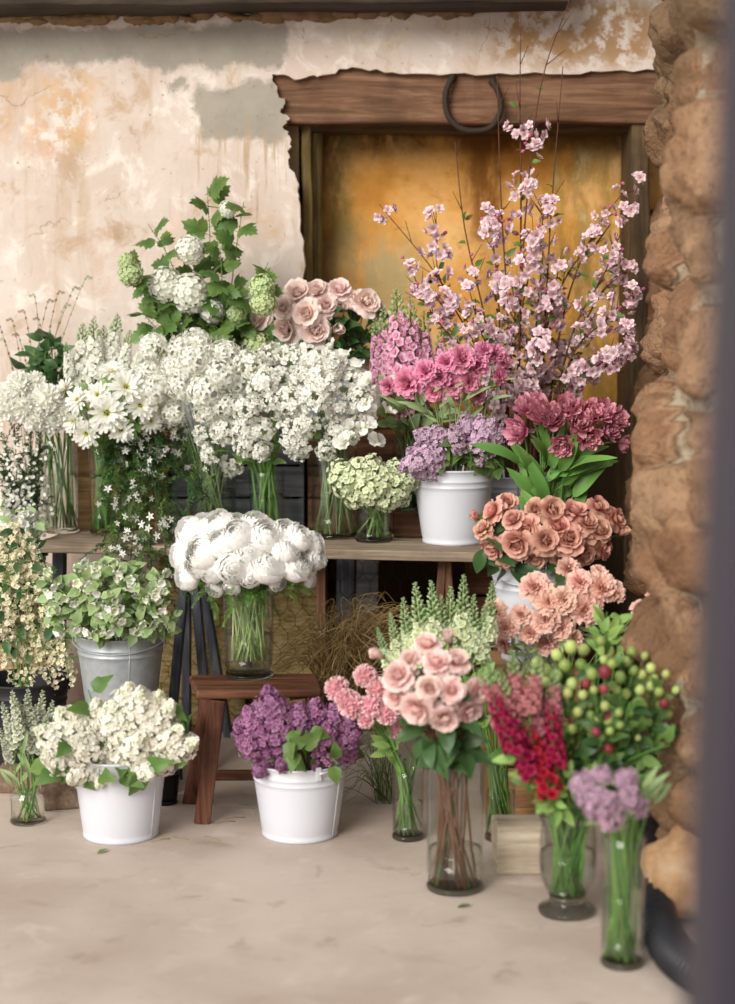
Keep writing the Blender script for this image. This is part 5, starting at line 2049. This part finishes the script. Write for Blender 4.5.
# ---- pink pompons
e18 = (366, 700, 42, 38, .12, V18.c.y - .03)
bunch('pink_chrysanthemum', 'flower', V18, e18, [(337, 689, 13), (352, 705, 14), (365, 676, 12), (379, 690, 13), (387, 712, 13), (371, 706, 12), (396, 728, 12), (345, 699, 11), (366, 720, 9)], 'pinkpom', .0028, M_stem, [('lime', 1, .05, .1, .6, 1)], 'pink pompon flower left of', 'the dusty pink roses', sc=1.05)
for k in range(8):
    H = W(397 + 3 * k, 755 + U(-8, 8), V18.c.y + U(-.02, .02))
    P, i0 = stem_path(V18, H, None)
    root = thing('green_stem', P[0], 'cut green stem among others inside the small vase of pink pompons', 'stem', 'cut green stems in the pink pompon vase')
    mb = MB()
    tube(mb, [p - P[0] for p in P], .0024, 6)
    mb.obj('stem', M_stem, root)
# ---- red and dusky snapdragons, footed vase
rd = [(552, 796, 526, 722), (533, 776, 506, 706), (516, 752, 490, 690), (556, 768, 550, 702)]
spikes('red_snapdragon', 'flower', V21, V21.c.y - .16, V21.c.y - .12, rd, 'snap_red', .003, M_stem, [('lime', 5, .05, .2, .95, .9)], 'crimson snapdragon spike in', 'the footed vase', fat=1.0)
dl = [(505, 728, 486, 655), (520, 715, 511, 648), (540, 735, 529, 662), (553, 722, 554, 662), (498, 708, 477, 668), (530, 712, 540, 652), (514, 735, 500, 668)]
spikes('snapdragon', 'flower', V21, V21.c.y - .08, V21.c.y - .04, dl, 'snap_dull', .0028, M_stem, [('ovalgreen', 5, .05, .2, .95, .9)], 'faded dusky pink snapdragon spike by', 'the green berries', fat=1.15)
# ---- green berry branches
gb = [(571, 647, 8), (565, 666, 8), (581, 665, 7), (572, 684, 7), (607, 652, 9), (592, 674, 7), (601, 641, 6), (632, 652, 6), (634, 671, 6), (642, 675, 6), (651, 668, 6), (666, 674, 5), (651, 686, 6), (659, 692, 6), (639, 706, 10), (620, 677, 7), (590, 715, 5), (597, 720, 5), (572, 729, 6), (581, 729, 5),
      (599, 739, 8), (610, 731, 5), (620, 725, 5), (638, 738, 4), (605, 706, 6), (619, 713, 5), (668, 714, 6), (589, 705, 5), (537, 663, 7), (557, 655, 7), (546, 670, 7), (568, 693, 6), (546, 682, 6), (557, 676, 7), (612, 664, 6), (584, 650, 7), (626, 694, 6), (645, 656, 5), (676, 690, 5), (628, 662, 6), (583, 695, 6), (560, 710, 6), (648, 722, 6), (660, 705, 5),
      (604, 660, 5), (616, 690, 5), (594, 690, 5), (608, 720, 6), (630, 712, 6), (578, 712, 6), (640, 690, 6), (655, 678, 5), (550, 694, 6)]
rdx = [(605, 672, 8), (574, 719, 7), (607, 717, 6), (604, 689, 6), (608, 749, 7), (586, 684, 6), (664, 703, 6), (596, 732, 6)]
cenb = [(545, 668), (572, 660), (605, 650), (635, 660), (660, 680), (572, 690), (602, 685), (630, 692), (575, 725), (605, 728), (640, 722), (665, 712), (555, 690)]
gr = {i: [] for i in range(len(cenb))}
for q in gb + [(*q, 1) for q in rdx]:
    i = min(gr, key=lambda k: (cenb[k][0] - q[0]) ** 2 + (cenb[k][1] - q[1]) ** 2)
    gr[i].append(q)
for i, c in enumerate(cenb):
    Yb = V21.c.y - .10 + .10 * abs(c[0] - 605) / 60 + (.10 if c[1] < 675 else 0)
    H = W(c[0], c[1] + 10, Yb + .02)
    P, i0 = stem_path(V21, H, Vector((0, 0, 1)))
    root = thing('berry_branch', P[0], None, 'branch', 'green berry branches in the footed vase')
    mb = MB()
    tube(mb, [p - P[0] for p in P], .0024, 6)
    mb.obj('stem', M_stem, root)
    tw = MB()
    for q in gr[i]:
        p = W(q[0], q[1], Yb + U(-.05, .05))
        a, _ = along(P, i0, U(.5, .95))
        tube(tw, [a - P[0], a.lerp(p, .5) + Vector((0, 0, .008)) - P[0], p - P[0]], .0012, 4)
        put_bloom('berry', rs.choice(BL['berry_red' if len(q) > 3 else 'berry']), root, p - P[0], quat((p - a).normalized()), S(q[2], p.y) * (.86 if len(q) < 4 else .85))
    tw.obj('twigs', M_stem, root)
    add_leaves(root, P, i0, [('ovalgreen', 12, .046, .15, 1.05, .7), ('oval', 10, .05, .1, 1.0, .4)])
    REG.append((root, 'branch of round green berries', 'in the footed vase', c))
for px, py in ((607, 612), (614, 622), (603, 625), (620, 635)):
    H = W(px, py, 4.5)
    P, i0 = stem_path(V21, H, Vector((0, 0, 1)))
    root = thing('lime_foliage_stem', P[0], None, 'foliage', 'lime green leaf stems rising above the berries')
    mb = MB()
    tube(mb, [p - P[0] for p in P], .002, 5)
    mb.obj('stem', M_stem, root)
    add_leaves(root, P, i0, [('lime', 7, .045, .75, 1.0, .8)])
    REG.append((root, 'lime green leaf stem rising above', 'the green berries', (px, py)))
for px, py in ((640, 770), (655, 750), (630, 760), (560, 775), (585, 765), (670, 745), (650, 775), (545, 800), (560, 795), (665, 765)):
    H = W(px, py, V21.c.y - .05 + U(-.05, .05))
    P, i0 = stem_path(V21, H, None)
    root = thing('leafy_stem', P[0], None, 'foliage', 'dark leafy stems below the green berries')
    mb = MB()
    tube(mb, [p - P[0] for p in P], .002, 5)
    mb.obj('stem', M_stem, root)
    add_leaves(root, P, i0, [('ovalgreen', 8, .045, .2, 1.0, .5)])
    REG.append((root, 'small leafy stem below', 'the green berries', (px, py)))
# ---- mauve scabious near the camera
e22 = (611, 798, 42, 34, .10, V22.c.y - .02)
bunch('scabious', 'flower', V22, e22, [(585, 785, 14), (602, 776, 11), (625, 781, 13), (602, 801, 15), (626, 798, 15), (611, 816, 14), (637, 807, 11), (594, 808, 11), (583, 797, 9)], 'scabious', .0032, M_stem, [('strappale', 1, .06, .1, .6, 1.2)], 'mauve scabious in', 'the vase nearest the camera', sc=1.1)
for px, py, k in ((588, 770, 0), (640, 768, 0), (650, 775, 0)):
    H = W(px, py + 20, V22.c.y)
    P, i0 = stem_path(V22, H, Vector((0, 0, 1)))
    root = thing('strap_leaf_stem', P[0], None, 'foliage', 'pale strap leaf stems among the mauve scabious')
    mb = MB()
    tube(mb, [p - P[0] for p in P], .003, 6)
    mb.obj('stem', M_stem, root)
    add_leaves(root, P, i0, [('strappale', 3, .065, .7, 1.0, 1.4)])
    REG.append((root, 'pale strap leaf stem behind', 'the mauve scabious', (px, py)))
def filler(cup, n, ytop, name, label, mat, rad, desc_group):
    cx, _ = PX(cup.c)
    rpx = cup.rr / cup.c.y * FPX
    for k in range(n):
        H = W(cx + U(-1, 1) * rpx * .9, ytop + U(-6, 8), cup.c.y + U(-1, 1) * cup.rr * .6)
        P, i0 = stem_path(cup, H, None)
        root = thing(name, P[0], label, 'stem', desc_group)
        mb = MB()
        tube(mb, [p - P[0] for p in P], rad, 6, 0, U(0, 1))
        mb.obj('stem', mat, root)
filler(V22, 20, 815, 'green_stem', 'cut green stem among others in the vase of mauve scabious', M_stem, .0026, 'cut green stems in the scabious vase')
filler(V20, 16, 720, 'green_stem', 'cut green stem among others in the white snapdragon vase', M_stem, .0024, 'cut green stems in the snapdragon vase')
filler(V21, 16, 780, 'green_stem', 'cut green stem among others in the footed vase', M_stem, .0022, 'cut green stems in the footed vase')
filler(V3, 10, 440, 'pale_stem', 'pale grey stem among others in the wide bench vase', M_sage, .0022, 'pale stems in the wide bench vase')
filler(V2, 12, 440, 'green_stem', 'cut green stem among others in the slim daisy vase', M_stem, .0026, 'cut green stems in the slim daisy vase')
filler(V6, 8, 440, 'green_stem', 'thin green stem among others in the large middle vase', M_sage, .002, 'thin stems in the large middle vase')
# ---- white lilac
wl = [(125, 735, 130, 684), (148, 735, 140, 688), (104, 740, 96, 700), (86, 745, 58, 708), (78, 757, 36, 728), (74, 762, 42, 756), (108, 758, 98, 788), (92, 768, 68, 780), (140, 745, 172, 702), (150, 748, 182, 728), (152, 755, 197, 740), (130, 755, 122, 712), (115, 742, 112, 702), (138, 762, 152, 776), (104, 756, 72, 738),
      (146, 742, 160, 692), (92, 732, 74, 712), (120, 770, 116, 738), (132, 765, 138, 735), (82, 765, 52, 742), (150, 762, 172, 756)]
spikes('white_lilac', 'flower', P14, P14.c.y - .05, P14.c.y - .17, wl, 'lilac_white', .0036, M_woodstem, [('heart', 1, .06, .35, .95, .4)], 'creamy white lilac in', 'the white floor pail', fat=1.12, pname='flower_panicle', lenk=1.02)
for px, py in ((88, 690), (165, 700), (182, 715), (176, 765), (100, 778), (118, 778), (44, 745), (62, 785), (150, 780), (80, 775), (185, 745), (50, 770)):
    H = W(px, py, P14.c.y - .13 + U(-.04, .03))
    P, i0 = stem_path(P14, H, None)
    root = thing('lilac_leaf_stem', P[0], None, 'foliage', 'heart leaf stems among the white lilac')
    mb = MB()
    tube(mb, [p - P[0] for p in P], .002, 5)
    mb.obj('stem', M_stem, root)
    add_leaves(root, P, i0, [('heart', 2, .066, .7, 1.0, .5)])
    REG.append((root, 'heart leaf stem among', 'the creamy white lilac', (px, py)))
# ---- purple lilac
ul = [(275, 745, 268, 688), (262, 752, 238, 738), (262, 738, 246, 708), (266, 762, 256, 776), (285, 742, 276, 704), (310, 740, 318, 700), (325, 742, 336, 704), (335, 752, 358, 732), (320, 756, 314, 770), (340, 757, 355, 748), (292, 745, 286, 712), (276, 760, 262, 748), (330, 757, 326, 725), (300, 738, 300, 704), (250, 738, 240, 718), (344, 742, 352, 716), (286, 760, 280, 768)]
spikes('purple_lilac', 'flower', P15, P15.c.y - .06, P15.c.y - .14, ul, 'lilac_purple', .0034, M_woodstem, [('heart', 1, .06, .5, .95, .4)], 'dark purple lilac in', 'the white floor pail', fat=1.2, pname='flower_panicle', lenk=1.05)
for px, py in ((290, 738), (297, 748), (306, 730), (286, 746), (338, 764)):
    H = W(px, py, P15.c.y - .19 + U(-.01, .01))
    P, i0 = stem_path(P15, H, None)
    root = thing('lilac_leaf_stem', P[0], None, 'foliage', 'heart leaf stems among the purple lilac')
    mb = MB()
    tube(mb, [p - P[0] for p in P], .002, 5)
    mb.obj('stem', M_stem, root)
    add_leaves(root, P, i0, [('heart', 2, .055, .85, 1.0, .3)])
    REG.append((root, 'heart leaf stem among', 'the dark purple lilac', (px, py)))
# ---- bellflowers in the galvanised bucket
e13 = (110, 606, 92, 54, .21, G13.c.y - .02)
rg = random.Random(12)
for k in range(50):
    while True:
        u, v = rg.uniform(-1, 1), rg.uniform(-1, .85)
        if u * u + v * v < 1:
            break
    px, py = 110 + 84 * u, 600 + 43 * v
    H, d = dome(px, py, e13)
    P, i0 = stem_path(G13, H, d)
    root = thing('bellflower_stem', P[0], None, 'flower', 'leafy bellflower stems in the galvanised bucket')
    mb = MB()
    tube(mb, [p - P[0] for p in P], .002, 5)
    mb.obj('stem', M_sage, root)
    add_leaves(root, P, i0, [('sage', 8, .040, .3, 1.0, .6), ('ovalgreen', 4, .036, .25, .9, .5)])
    for j in range(3):
        p, dd = along(P, i0, rg.uniform(.65, 1.0))
        o = Vector((rg.uniform(-1, 1), -.8, rg.uniform(-.5, .6))).normalized()
        q = p + o * .022
        put('bell', rg.choice(BL['bell'] + BL['bellwhite']), root, q - P[0], quat((o + Vector((0, 0, -.4))).normalized()), S(5.2, q.y))
    REG.append((root, 'pale leafy bellflower stem in', 'the galvanised bucket', (px, py)))
# ---- jasmine vines trailing over the bench edge
jv = [[(125, 440), (108, 470)], [(120, 450), (104, 505)], [(128, 470), (122, 525)], [(140, 470), (132, 545), (128, 592)], [(145, 470), (150, 540), (152, 592)], [(150, 465), (168, 520), (170, 570)], [(155, 455), (190, 480), (208, 500)], [(150, 440), (176, 432), (190, 450)], [(135, 435), (128, 428), (118, 440)],
      [(145, 440), (160, 430), (172, 462)], [(150, 470), (170, 500), (186, 520)], [(135, 460), (140, 500), (112, 540)], [(138, 450), (148, 445), (150, 490)], [(142, 460), (158, 480), (158, 530)], [(150, 455), (185, 465), (196, 490)], [(128, 445), (112, 460), (100, 490)], [(140, 470), (145, 520), (142, 570)],
      [(150, 470), (172, 540), (180, 585)], [(132, 455), (138, 480), (130, 520)], [(150, 450), (182, 445), (205, 470)], [(135, 470), (120, 530), (108, 575)], [(148, 475), (140, 540), (122, 598)], [(152, 475), (165, 545), (162, 600)], [(158, 470), (186, 530), (176, 555)], [(130, 465), (112, 520), (100, 548)]]
for i, pix in enumerate(jv):
    Y0 = V29.c.y - .12 + U(-.04, .04)
    Ys = [(5.83 if p[1] < 475 else 5.66 if p[1] < 515 else 5.58 if p[1] < 545 else 5.50) + U(-.03, .03) for p in pix]
    pts = [W(p[0], p[1], y) for p, y in zip(pix, Ys)]
    c = V29.c
    B = Vector((c.x + U(-.02, .02), c.y + U(-.02, .02), V29.zin))
    R0 = Vector((c.x + max(-1, min(1, (pts[0].x - c.x) / .05)) * V29.rr * .7, c.y - V29.rr * .7, V29.z + V29.h + .02))
    P = catmull([B, R0] + pts, 5)
    root = thing('jasmine_vine', B, None, 'vine', 'jasmine vines trailing over the bench')
    mb = MB()
    tube(mb, [p - B for p in P], .0017, 5)
    mb.obj('stem', M_dark, root)
    for k in range(20):
        p, d = along(P, 5, (k + U(0, 1)) / 20)
        put('leaf', rs.choice(LF['ferndark'] + LF['fern']), root, p - B, quat_leaf((d * .5 + rvec(.8) + Vector((0, -.4, .1))).normalized()), U(.06, .10))
    for g in range(1 + i % 2):
        p, d = along(P, 5, U(.3, 1.0))
        for k in range(4):
            o = Vector((U(-1, 1), -.9, U(-.6, .8))).normalized()
            q = p + o * .035 + rvec(.02)
            put('star_flower', rs.choice(BL['jasmine']), root, q - B, quat(o, U(0, 6)), S(5.2, q.y) * U(.8, 1.1))
    REG.append((root, 'trailing jasmine vine with white stars', 'below the daisies', pix[-1]))
# ---- baby flowers and white bells by the bench end
for i, (px, py) in enumerate(((4, 440), (14, 424), (30, 432), (40, 455), (22, 458), (6, 474), (36, 484), (26, 505), (10, 502), (44, 500), (0, 455), (20, 480), (40, 440))):
    H, d = dome(px, py, (18, 468, 48, 58, .18, 5.88))
    P, i0 = stem_path(P27, H, d)
    root = thing('waxflower_sprig', P[0], None, 'foliage', 'green sprigs with tiny white flowers by the bench end')
    mb = MB()
    tube(mb, [p - P[0] for p in P], .0016, 5)
    mb.obj('stem', M_dark, root)
    for k in range(10):
        p, dd = along(P, i0, .3 + .07 * k)
        put('leaf', rs.choice(LF['ferndark']), root, p - P[0], quat_leaf((dd + rvec(.9) + Vector((0, -.3, 0))).normalized()), U(.06, .09))
    mb = MB()
    for k in range(34):
        p, dd = along(P, i0, U(.3, 1.0))
        q = p - P[0] + rvec(.05) + Vector((0, -.02, 0))
        floret(mb, frame(q, (rvec(.6) + Vector((0, -1, .3))).normalized()), 5, .0068, .0034, 15, 0, None, rs)
    o = mb.obj('tiny_flowers', M_white, root)
    REG.append((root, 'green sprig of tiny white flowers', 'by the bench end', (px, py)))
for i, (px, py) in enumerate(((4, 500), (12, 522), (26, 506), (36, 520), (8, 542), (23, 540), (36, 548), (44, 528), (14, 560), (30, 560), (2, 560), (20, 528), (6, 580), (22, 580))):
    H, d = dome(px, py, (16, 540, 48, 62, .24, 5.84))
    P, i0 = stem_path(P27, H, d)
    root = thing('white_bell_stem', P[0], None, 'flower', 'drooping white bell stems by the bench end')
    mb = MB()
    tube(mb, [p - P[0] for p in P], .0016, 5)
    mb.obj('stem', M_stem, root)
    add_leaves(root, P, i0, [('sage', 5, .035, .4, 1.0, .6)])
    for k in range(14):
        p, dd = along(P, i0, U(.45, 1.0))
        o = Vector((U(-1, 1), -.9, U(-.8, .5))).normalized()
        q = p + o * U(.015, .04)
        put('bell', rs.choice(BL['bellwhite']), root, q - P[0], quat(o), S(4.2, q.y) * U(.8, 1.15))
    REG.append((root, 'drooping stem of small white bells', 'by the bench end', (px, py)))
# ---- cream sprays
cs = [(6, 600), (18, 585), (34, 590), (28, 615), (48, 640), (60, 655), (70, 680), (40, 670), (22, 650), (8, 640), (4, 670), (52, 690), (30, 690), (14, 685), (66, 660), (45, 615), (12, 620), (36, 640), (56, 672), (2, 580)]
for i, (px, py) in enumerate(cs):
    A = Vector((P26.c.x + U(-.05, .05), P26.c.y - .02, P26.zin))
    apex = W(14 + (px - 14) * .45, min(600, py - 45) + U(-20, 10), P26.c.y - .06)
    T = W(px, py, P26.c.y - .13 + U(-.05, .05))
    R0 = Vector((P26.c.x + (apex.x - P26.c.x) * .4, P26.c.y - .03, P26.z + P26.h))
    P = catmull([A, R0, apex, apex.lerp(T, .5) + Vector(((T.x - apex.x) * .2, -.02, .03)), T], 5)
    root = thing('cream_spray', A, None, 'flower', 'arching sprays of small cream flowers by the wall')
    mb = MB()
    tube(mb, [p - A for p in P], .0016, 5)
    mb.obj('stem', M_stem, root)
    mb = MB()
    for k in range(150):
        p, dd = along(P, 6, U(.22, 1.0))
        q = p - A + rvec(.020)
        floret(mb, frame(q, (rvec(1) + Vector((0, -.6, .2))).normalized()), 4, U(.007, .0105), .0045, 18, 0, None, rs, t1=U(.3, 1))
    mb.obj('flower_spray', M_cream, root)
    add_leaves(root, P, 6, [('fern', 4, .05, .2, .9, .8), ('oval', 6, .045, .05, .8, .7)])
    REG.append((root, 'arching spray of tiny cream flowers', 'above the jar', (px, py)))
# ---- grey-green spikes in the floor jar
spikes('sage_spike', 'flower', V16, V16.c.y - .02, V16.c.y - .03, [(20, 738, 12, 690), (28, 735, 28, 688), (38, 738, 43, 690), (15, 748, 2, 702), (45, 742, 53, 700), (33, 752, 36, 704), (10, 762, 0, 728), (24, 748, 20, 702), (40, 752, 48, 712)], 'grape', .0022, M_stem, [('strappale', 2, .06, .1, .8, 1.8)], 'pale grey green flower spike in', 'the floor jar', fat=1.2)
filler(V16, 10, 760, 'green_stem', 'thin green stem among others in the floor jar', M_stem, .0018, 'thin green stems in the floor jar')
filler(V4, 8, 440, 'green_stem', 'thick green stem among others behind the ranunculus', M_lime, .0042, 'thick green stems behind the ranunculus')
filler(V7, 7, 490, 'green_stem', 'short green stem among others in the short bench vase', M_lime, .0034, 'short stems in the short bench vase')
filler(V17, 22, 585, 'pale_stem', 'pale green stem among others in the ranunculus vase', M_stempale, .0026, 'pale stems in the ranunculus vase')
filler(V1, 10, 430, 'green_stem', 'long green stem among others in the white mum vase', M_stem, .0024, 'long stems in the white mum vase')
# ---- dry grass on the stool end, green grass beside the pail
def tuft(name, mats, base, tips, n, label, spread, rad):
    mb = MB()
    for k in range(n):
        t = rs.choice(tips)
        B = Vector(base) + Vector((U(-1, 1) * spread, U(-1, 1) * .05, 0))
        T = W(t[0] + U(-14, 14), t[1] + U(-12, 12), base.y + U(-.16, .12))
        T.z = max(T.z, .02)
        m = B.lerp(T, .5) + Vector((0, 0, U(.04, .12))) + rvec(.03)
        e_ = T + Vector((math.copysign(.04, T.x - B.x), U(-.03, .03), U(-.05, -.01)))
        e_.z = max(e_.z, .01)
        P = catmull([B, m, T, e_], 4)
        tube(mb, [p - Vector(base) for p in P], [rad * (1 - .75 * j / len(P)) for j in range(len(P))], 3, 0 if k % 3 else 1, U(0, 1), False)
    o = mb.obj(name, mats, None, True, base)
    return tag(o, label, 'grass', kind='stuff')
b0 = F(338, 684, SZ)
tuft('dry_grass', [M_straw, M_strawpale], Vector((W(340, 690, 5.22).x, 5.24, .26)), [(300, 640), (320, 625), (345, 610), (370, 605), (395, 615), (410, 640), (290, 665), (330, 650), (360, 640), (385, 650), (310, 690), (400, 670), (345, 660), (320, 700), (355, 625), (335, 635), (375, 625), (365, 655)], 620, 'tangle of dry brown grass at the stool end', .06, .0017)
tuft('green_grass', [M_green, M_sage], Vector((W(385, 800, 5.15).x, 5.15, .0)), [(338, 775), (350, 755), (365, 740), (380, 735), (345, 790), (372, 765), (395, 750)], 60, 'thin green grass leaning by the purple lilac pail', .03, .0013)
# ---- little litter on the floor
for k, (px, py, lab) in enumerate(((107, 849, 'small fallen green leaf in front of the white lilac pail'), (200, 795, 'small fallen leaf beside the stool leg'), (470, 905, 'tiny dry leaf on the floor before the tall rose vase'))):
    o = put('fallen_leaf', rs.choice(LF['ovalgreen']), None, F(px, py, .006), quat_leaf(Vector((U(-1, 1), U(-1, 1), .05))), .035)
    tag(o, lab, 'leaf')
for k, (px, py) in enumerate(((225, 822), (235, 818), (180, 838), (212, 838), (245, 808), (160, 840))):
    mb = MB()
    c = F(px, py, .003)
    a = U(-.8, .8)
    tube(mb, [Vector((-.03 * math.cos(a), -.03 * math.sin(a), 0)), Vector((0, 0, .003)), Vector((.03 * math.cos(a), .03 * math.sin(a), 0))], .0012, 4)
    o = mb.obj('straw', M_strawpale, None, True, c)
    tag(o, 'loose straw on the floor near the stool leg', 'straw', 'loose straws on the floor')
    REG.append((o, 'loose straw on the floor', 'near the stool leg', (px, py)))

# ------------------------------------------------------------------ labels that tell repeats apart
ORD = ['first', 'second', 'third', 'fourth', 'fifth', 'sixth', 'seventh', 'eighth', 'ninth', 'tenth', 'eleventh', 'twelfth']
fam = {}
for rec in REG:
    fam.setdefault((rec[1], rec[2]), []).append(rec)
for (desc, where), L in fam.items():
    n = len(L)
    nr = 1 if n <= 4 else 2 if n <= 10 else 3 if n <= 21 else 4 if n <= 32 else 5
    names = {1: [''], 2: [' in upper row', ' in lower row'], 3: [' in top row', ' in middle row', ' in bottom row'], 4: [' in top row', ' in second row', ' in third row', ' in bottom row'], 5: [' in top row', ' in second row', ' in middle row', ' in fourth row', ' in bottom row']}[nr]
    L = sorted(L, key=lambda q: q[3][1])
    bounds = [round(n * k / nr) for k in range(nr + 1)]
    base = (desc + ' ' + where).strip()
    for k in range(nr):
        row = sorted(L[bounds[k]:bounds[k + 1]], key=lambda q: q[3][0])
        for j, q in enumerate(row):
            if n == 1:
                s = ''
            elif j == 0:
                s = ', leftmost' + names[k]
            elif j == len(row) - 1:
                s = ', rightmost' + names[k]
            else:
                s = ', ' + ORD[min(j, 11)] + ' from left' + names[k]
            q[0]['label'] = base + s
            q[0]['group'] = base

# ------------------------------------------------------------------ light and camera
w = bpy.data.worlds.new('sky')
SC.world = w
w.use_nodes = True
nt = w.node_tree
nt.nodes.clear()
out = nt.nodes.new('ShaderNodeOutputWorld')
bg = nt.nodes.new('ShaderNodeBackground')
bg.inputs[0].default_value = (1.0, .98, .955, 1)
bg.inputs[1].default_value = .92
tcw = nt.nodes.new('ShaderNodeTexCoord')
spw = nt.nodes.new('ShaderNodeSeparateXYZ')
mrw = nt.nodes.new('ShaderNodeMapRange')
nt.links.new(tcw.outputs['Generated'], spw.inputs[0])
nt.links.new(spw.outputs[0], mrw.inputs[0])
for i_, x_ in enumerate((-.9, .8, 1.05, .40)):
    mrw.inputs[i_ + 1].default_value = x_
nt.links.new(mrw.outputs[0], bg.inputs[1])
nt.links.new(bg.outputs[0], out.inputs[0])
sd = bpy.data.lights.new('sun', 'SUN')
sd.energy = 3.0
sd.angle = R(32)
sd.color = (1, .95, .88)
so = put('sun', sd)
so.rotation_mode = 'QUATERNION'
so.rotation_quaternion = Vector((0, 0, -1)).rotation_difference(Vector((.6, 1.0, -.58)).normalized())

cd = bpy.data.cameras.new('camera')
cam = put('camera', cd, None, EYE)
cam.rotation_euler = (math.pi / 2 - PITCH, 0, 0)
cd.sensor_fit = 'VERTICAL'
cd.sensor_height = 56
cd.sensor_width = 56 * 735 / 1004
cd.lens = FPX / 1004 * 56
cd.dof.use_dof = True
cd.dof.focus_distance = 5.35
cd.dof.aperture_fstop = cd.lens / 42.0
cd.clip_end = 60
SC.camera = cam
SC.view_settings.view_transform = 'Standard'
SC.view_settings.look = 'None'
SC.view_settings.gamma = 1
SC.view_settings.use_curve_mapping = False
SC.view_settings.exposure = 0.16
cy = SC.cycles
cy.use_denoising = True
cy.max_bounces = 10
cy.diffuse_bounces = 4
cy.transparent_max_bounces = 40
cy.transmission_bounces = 10
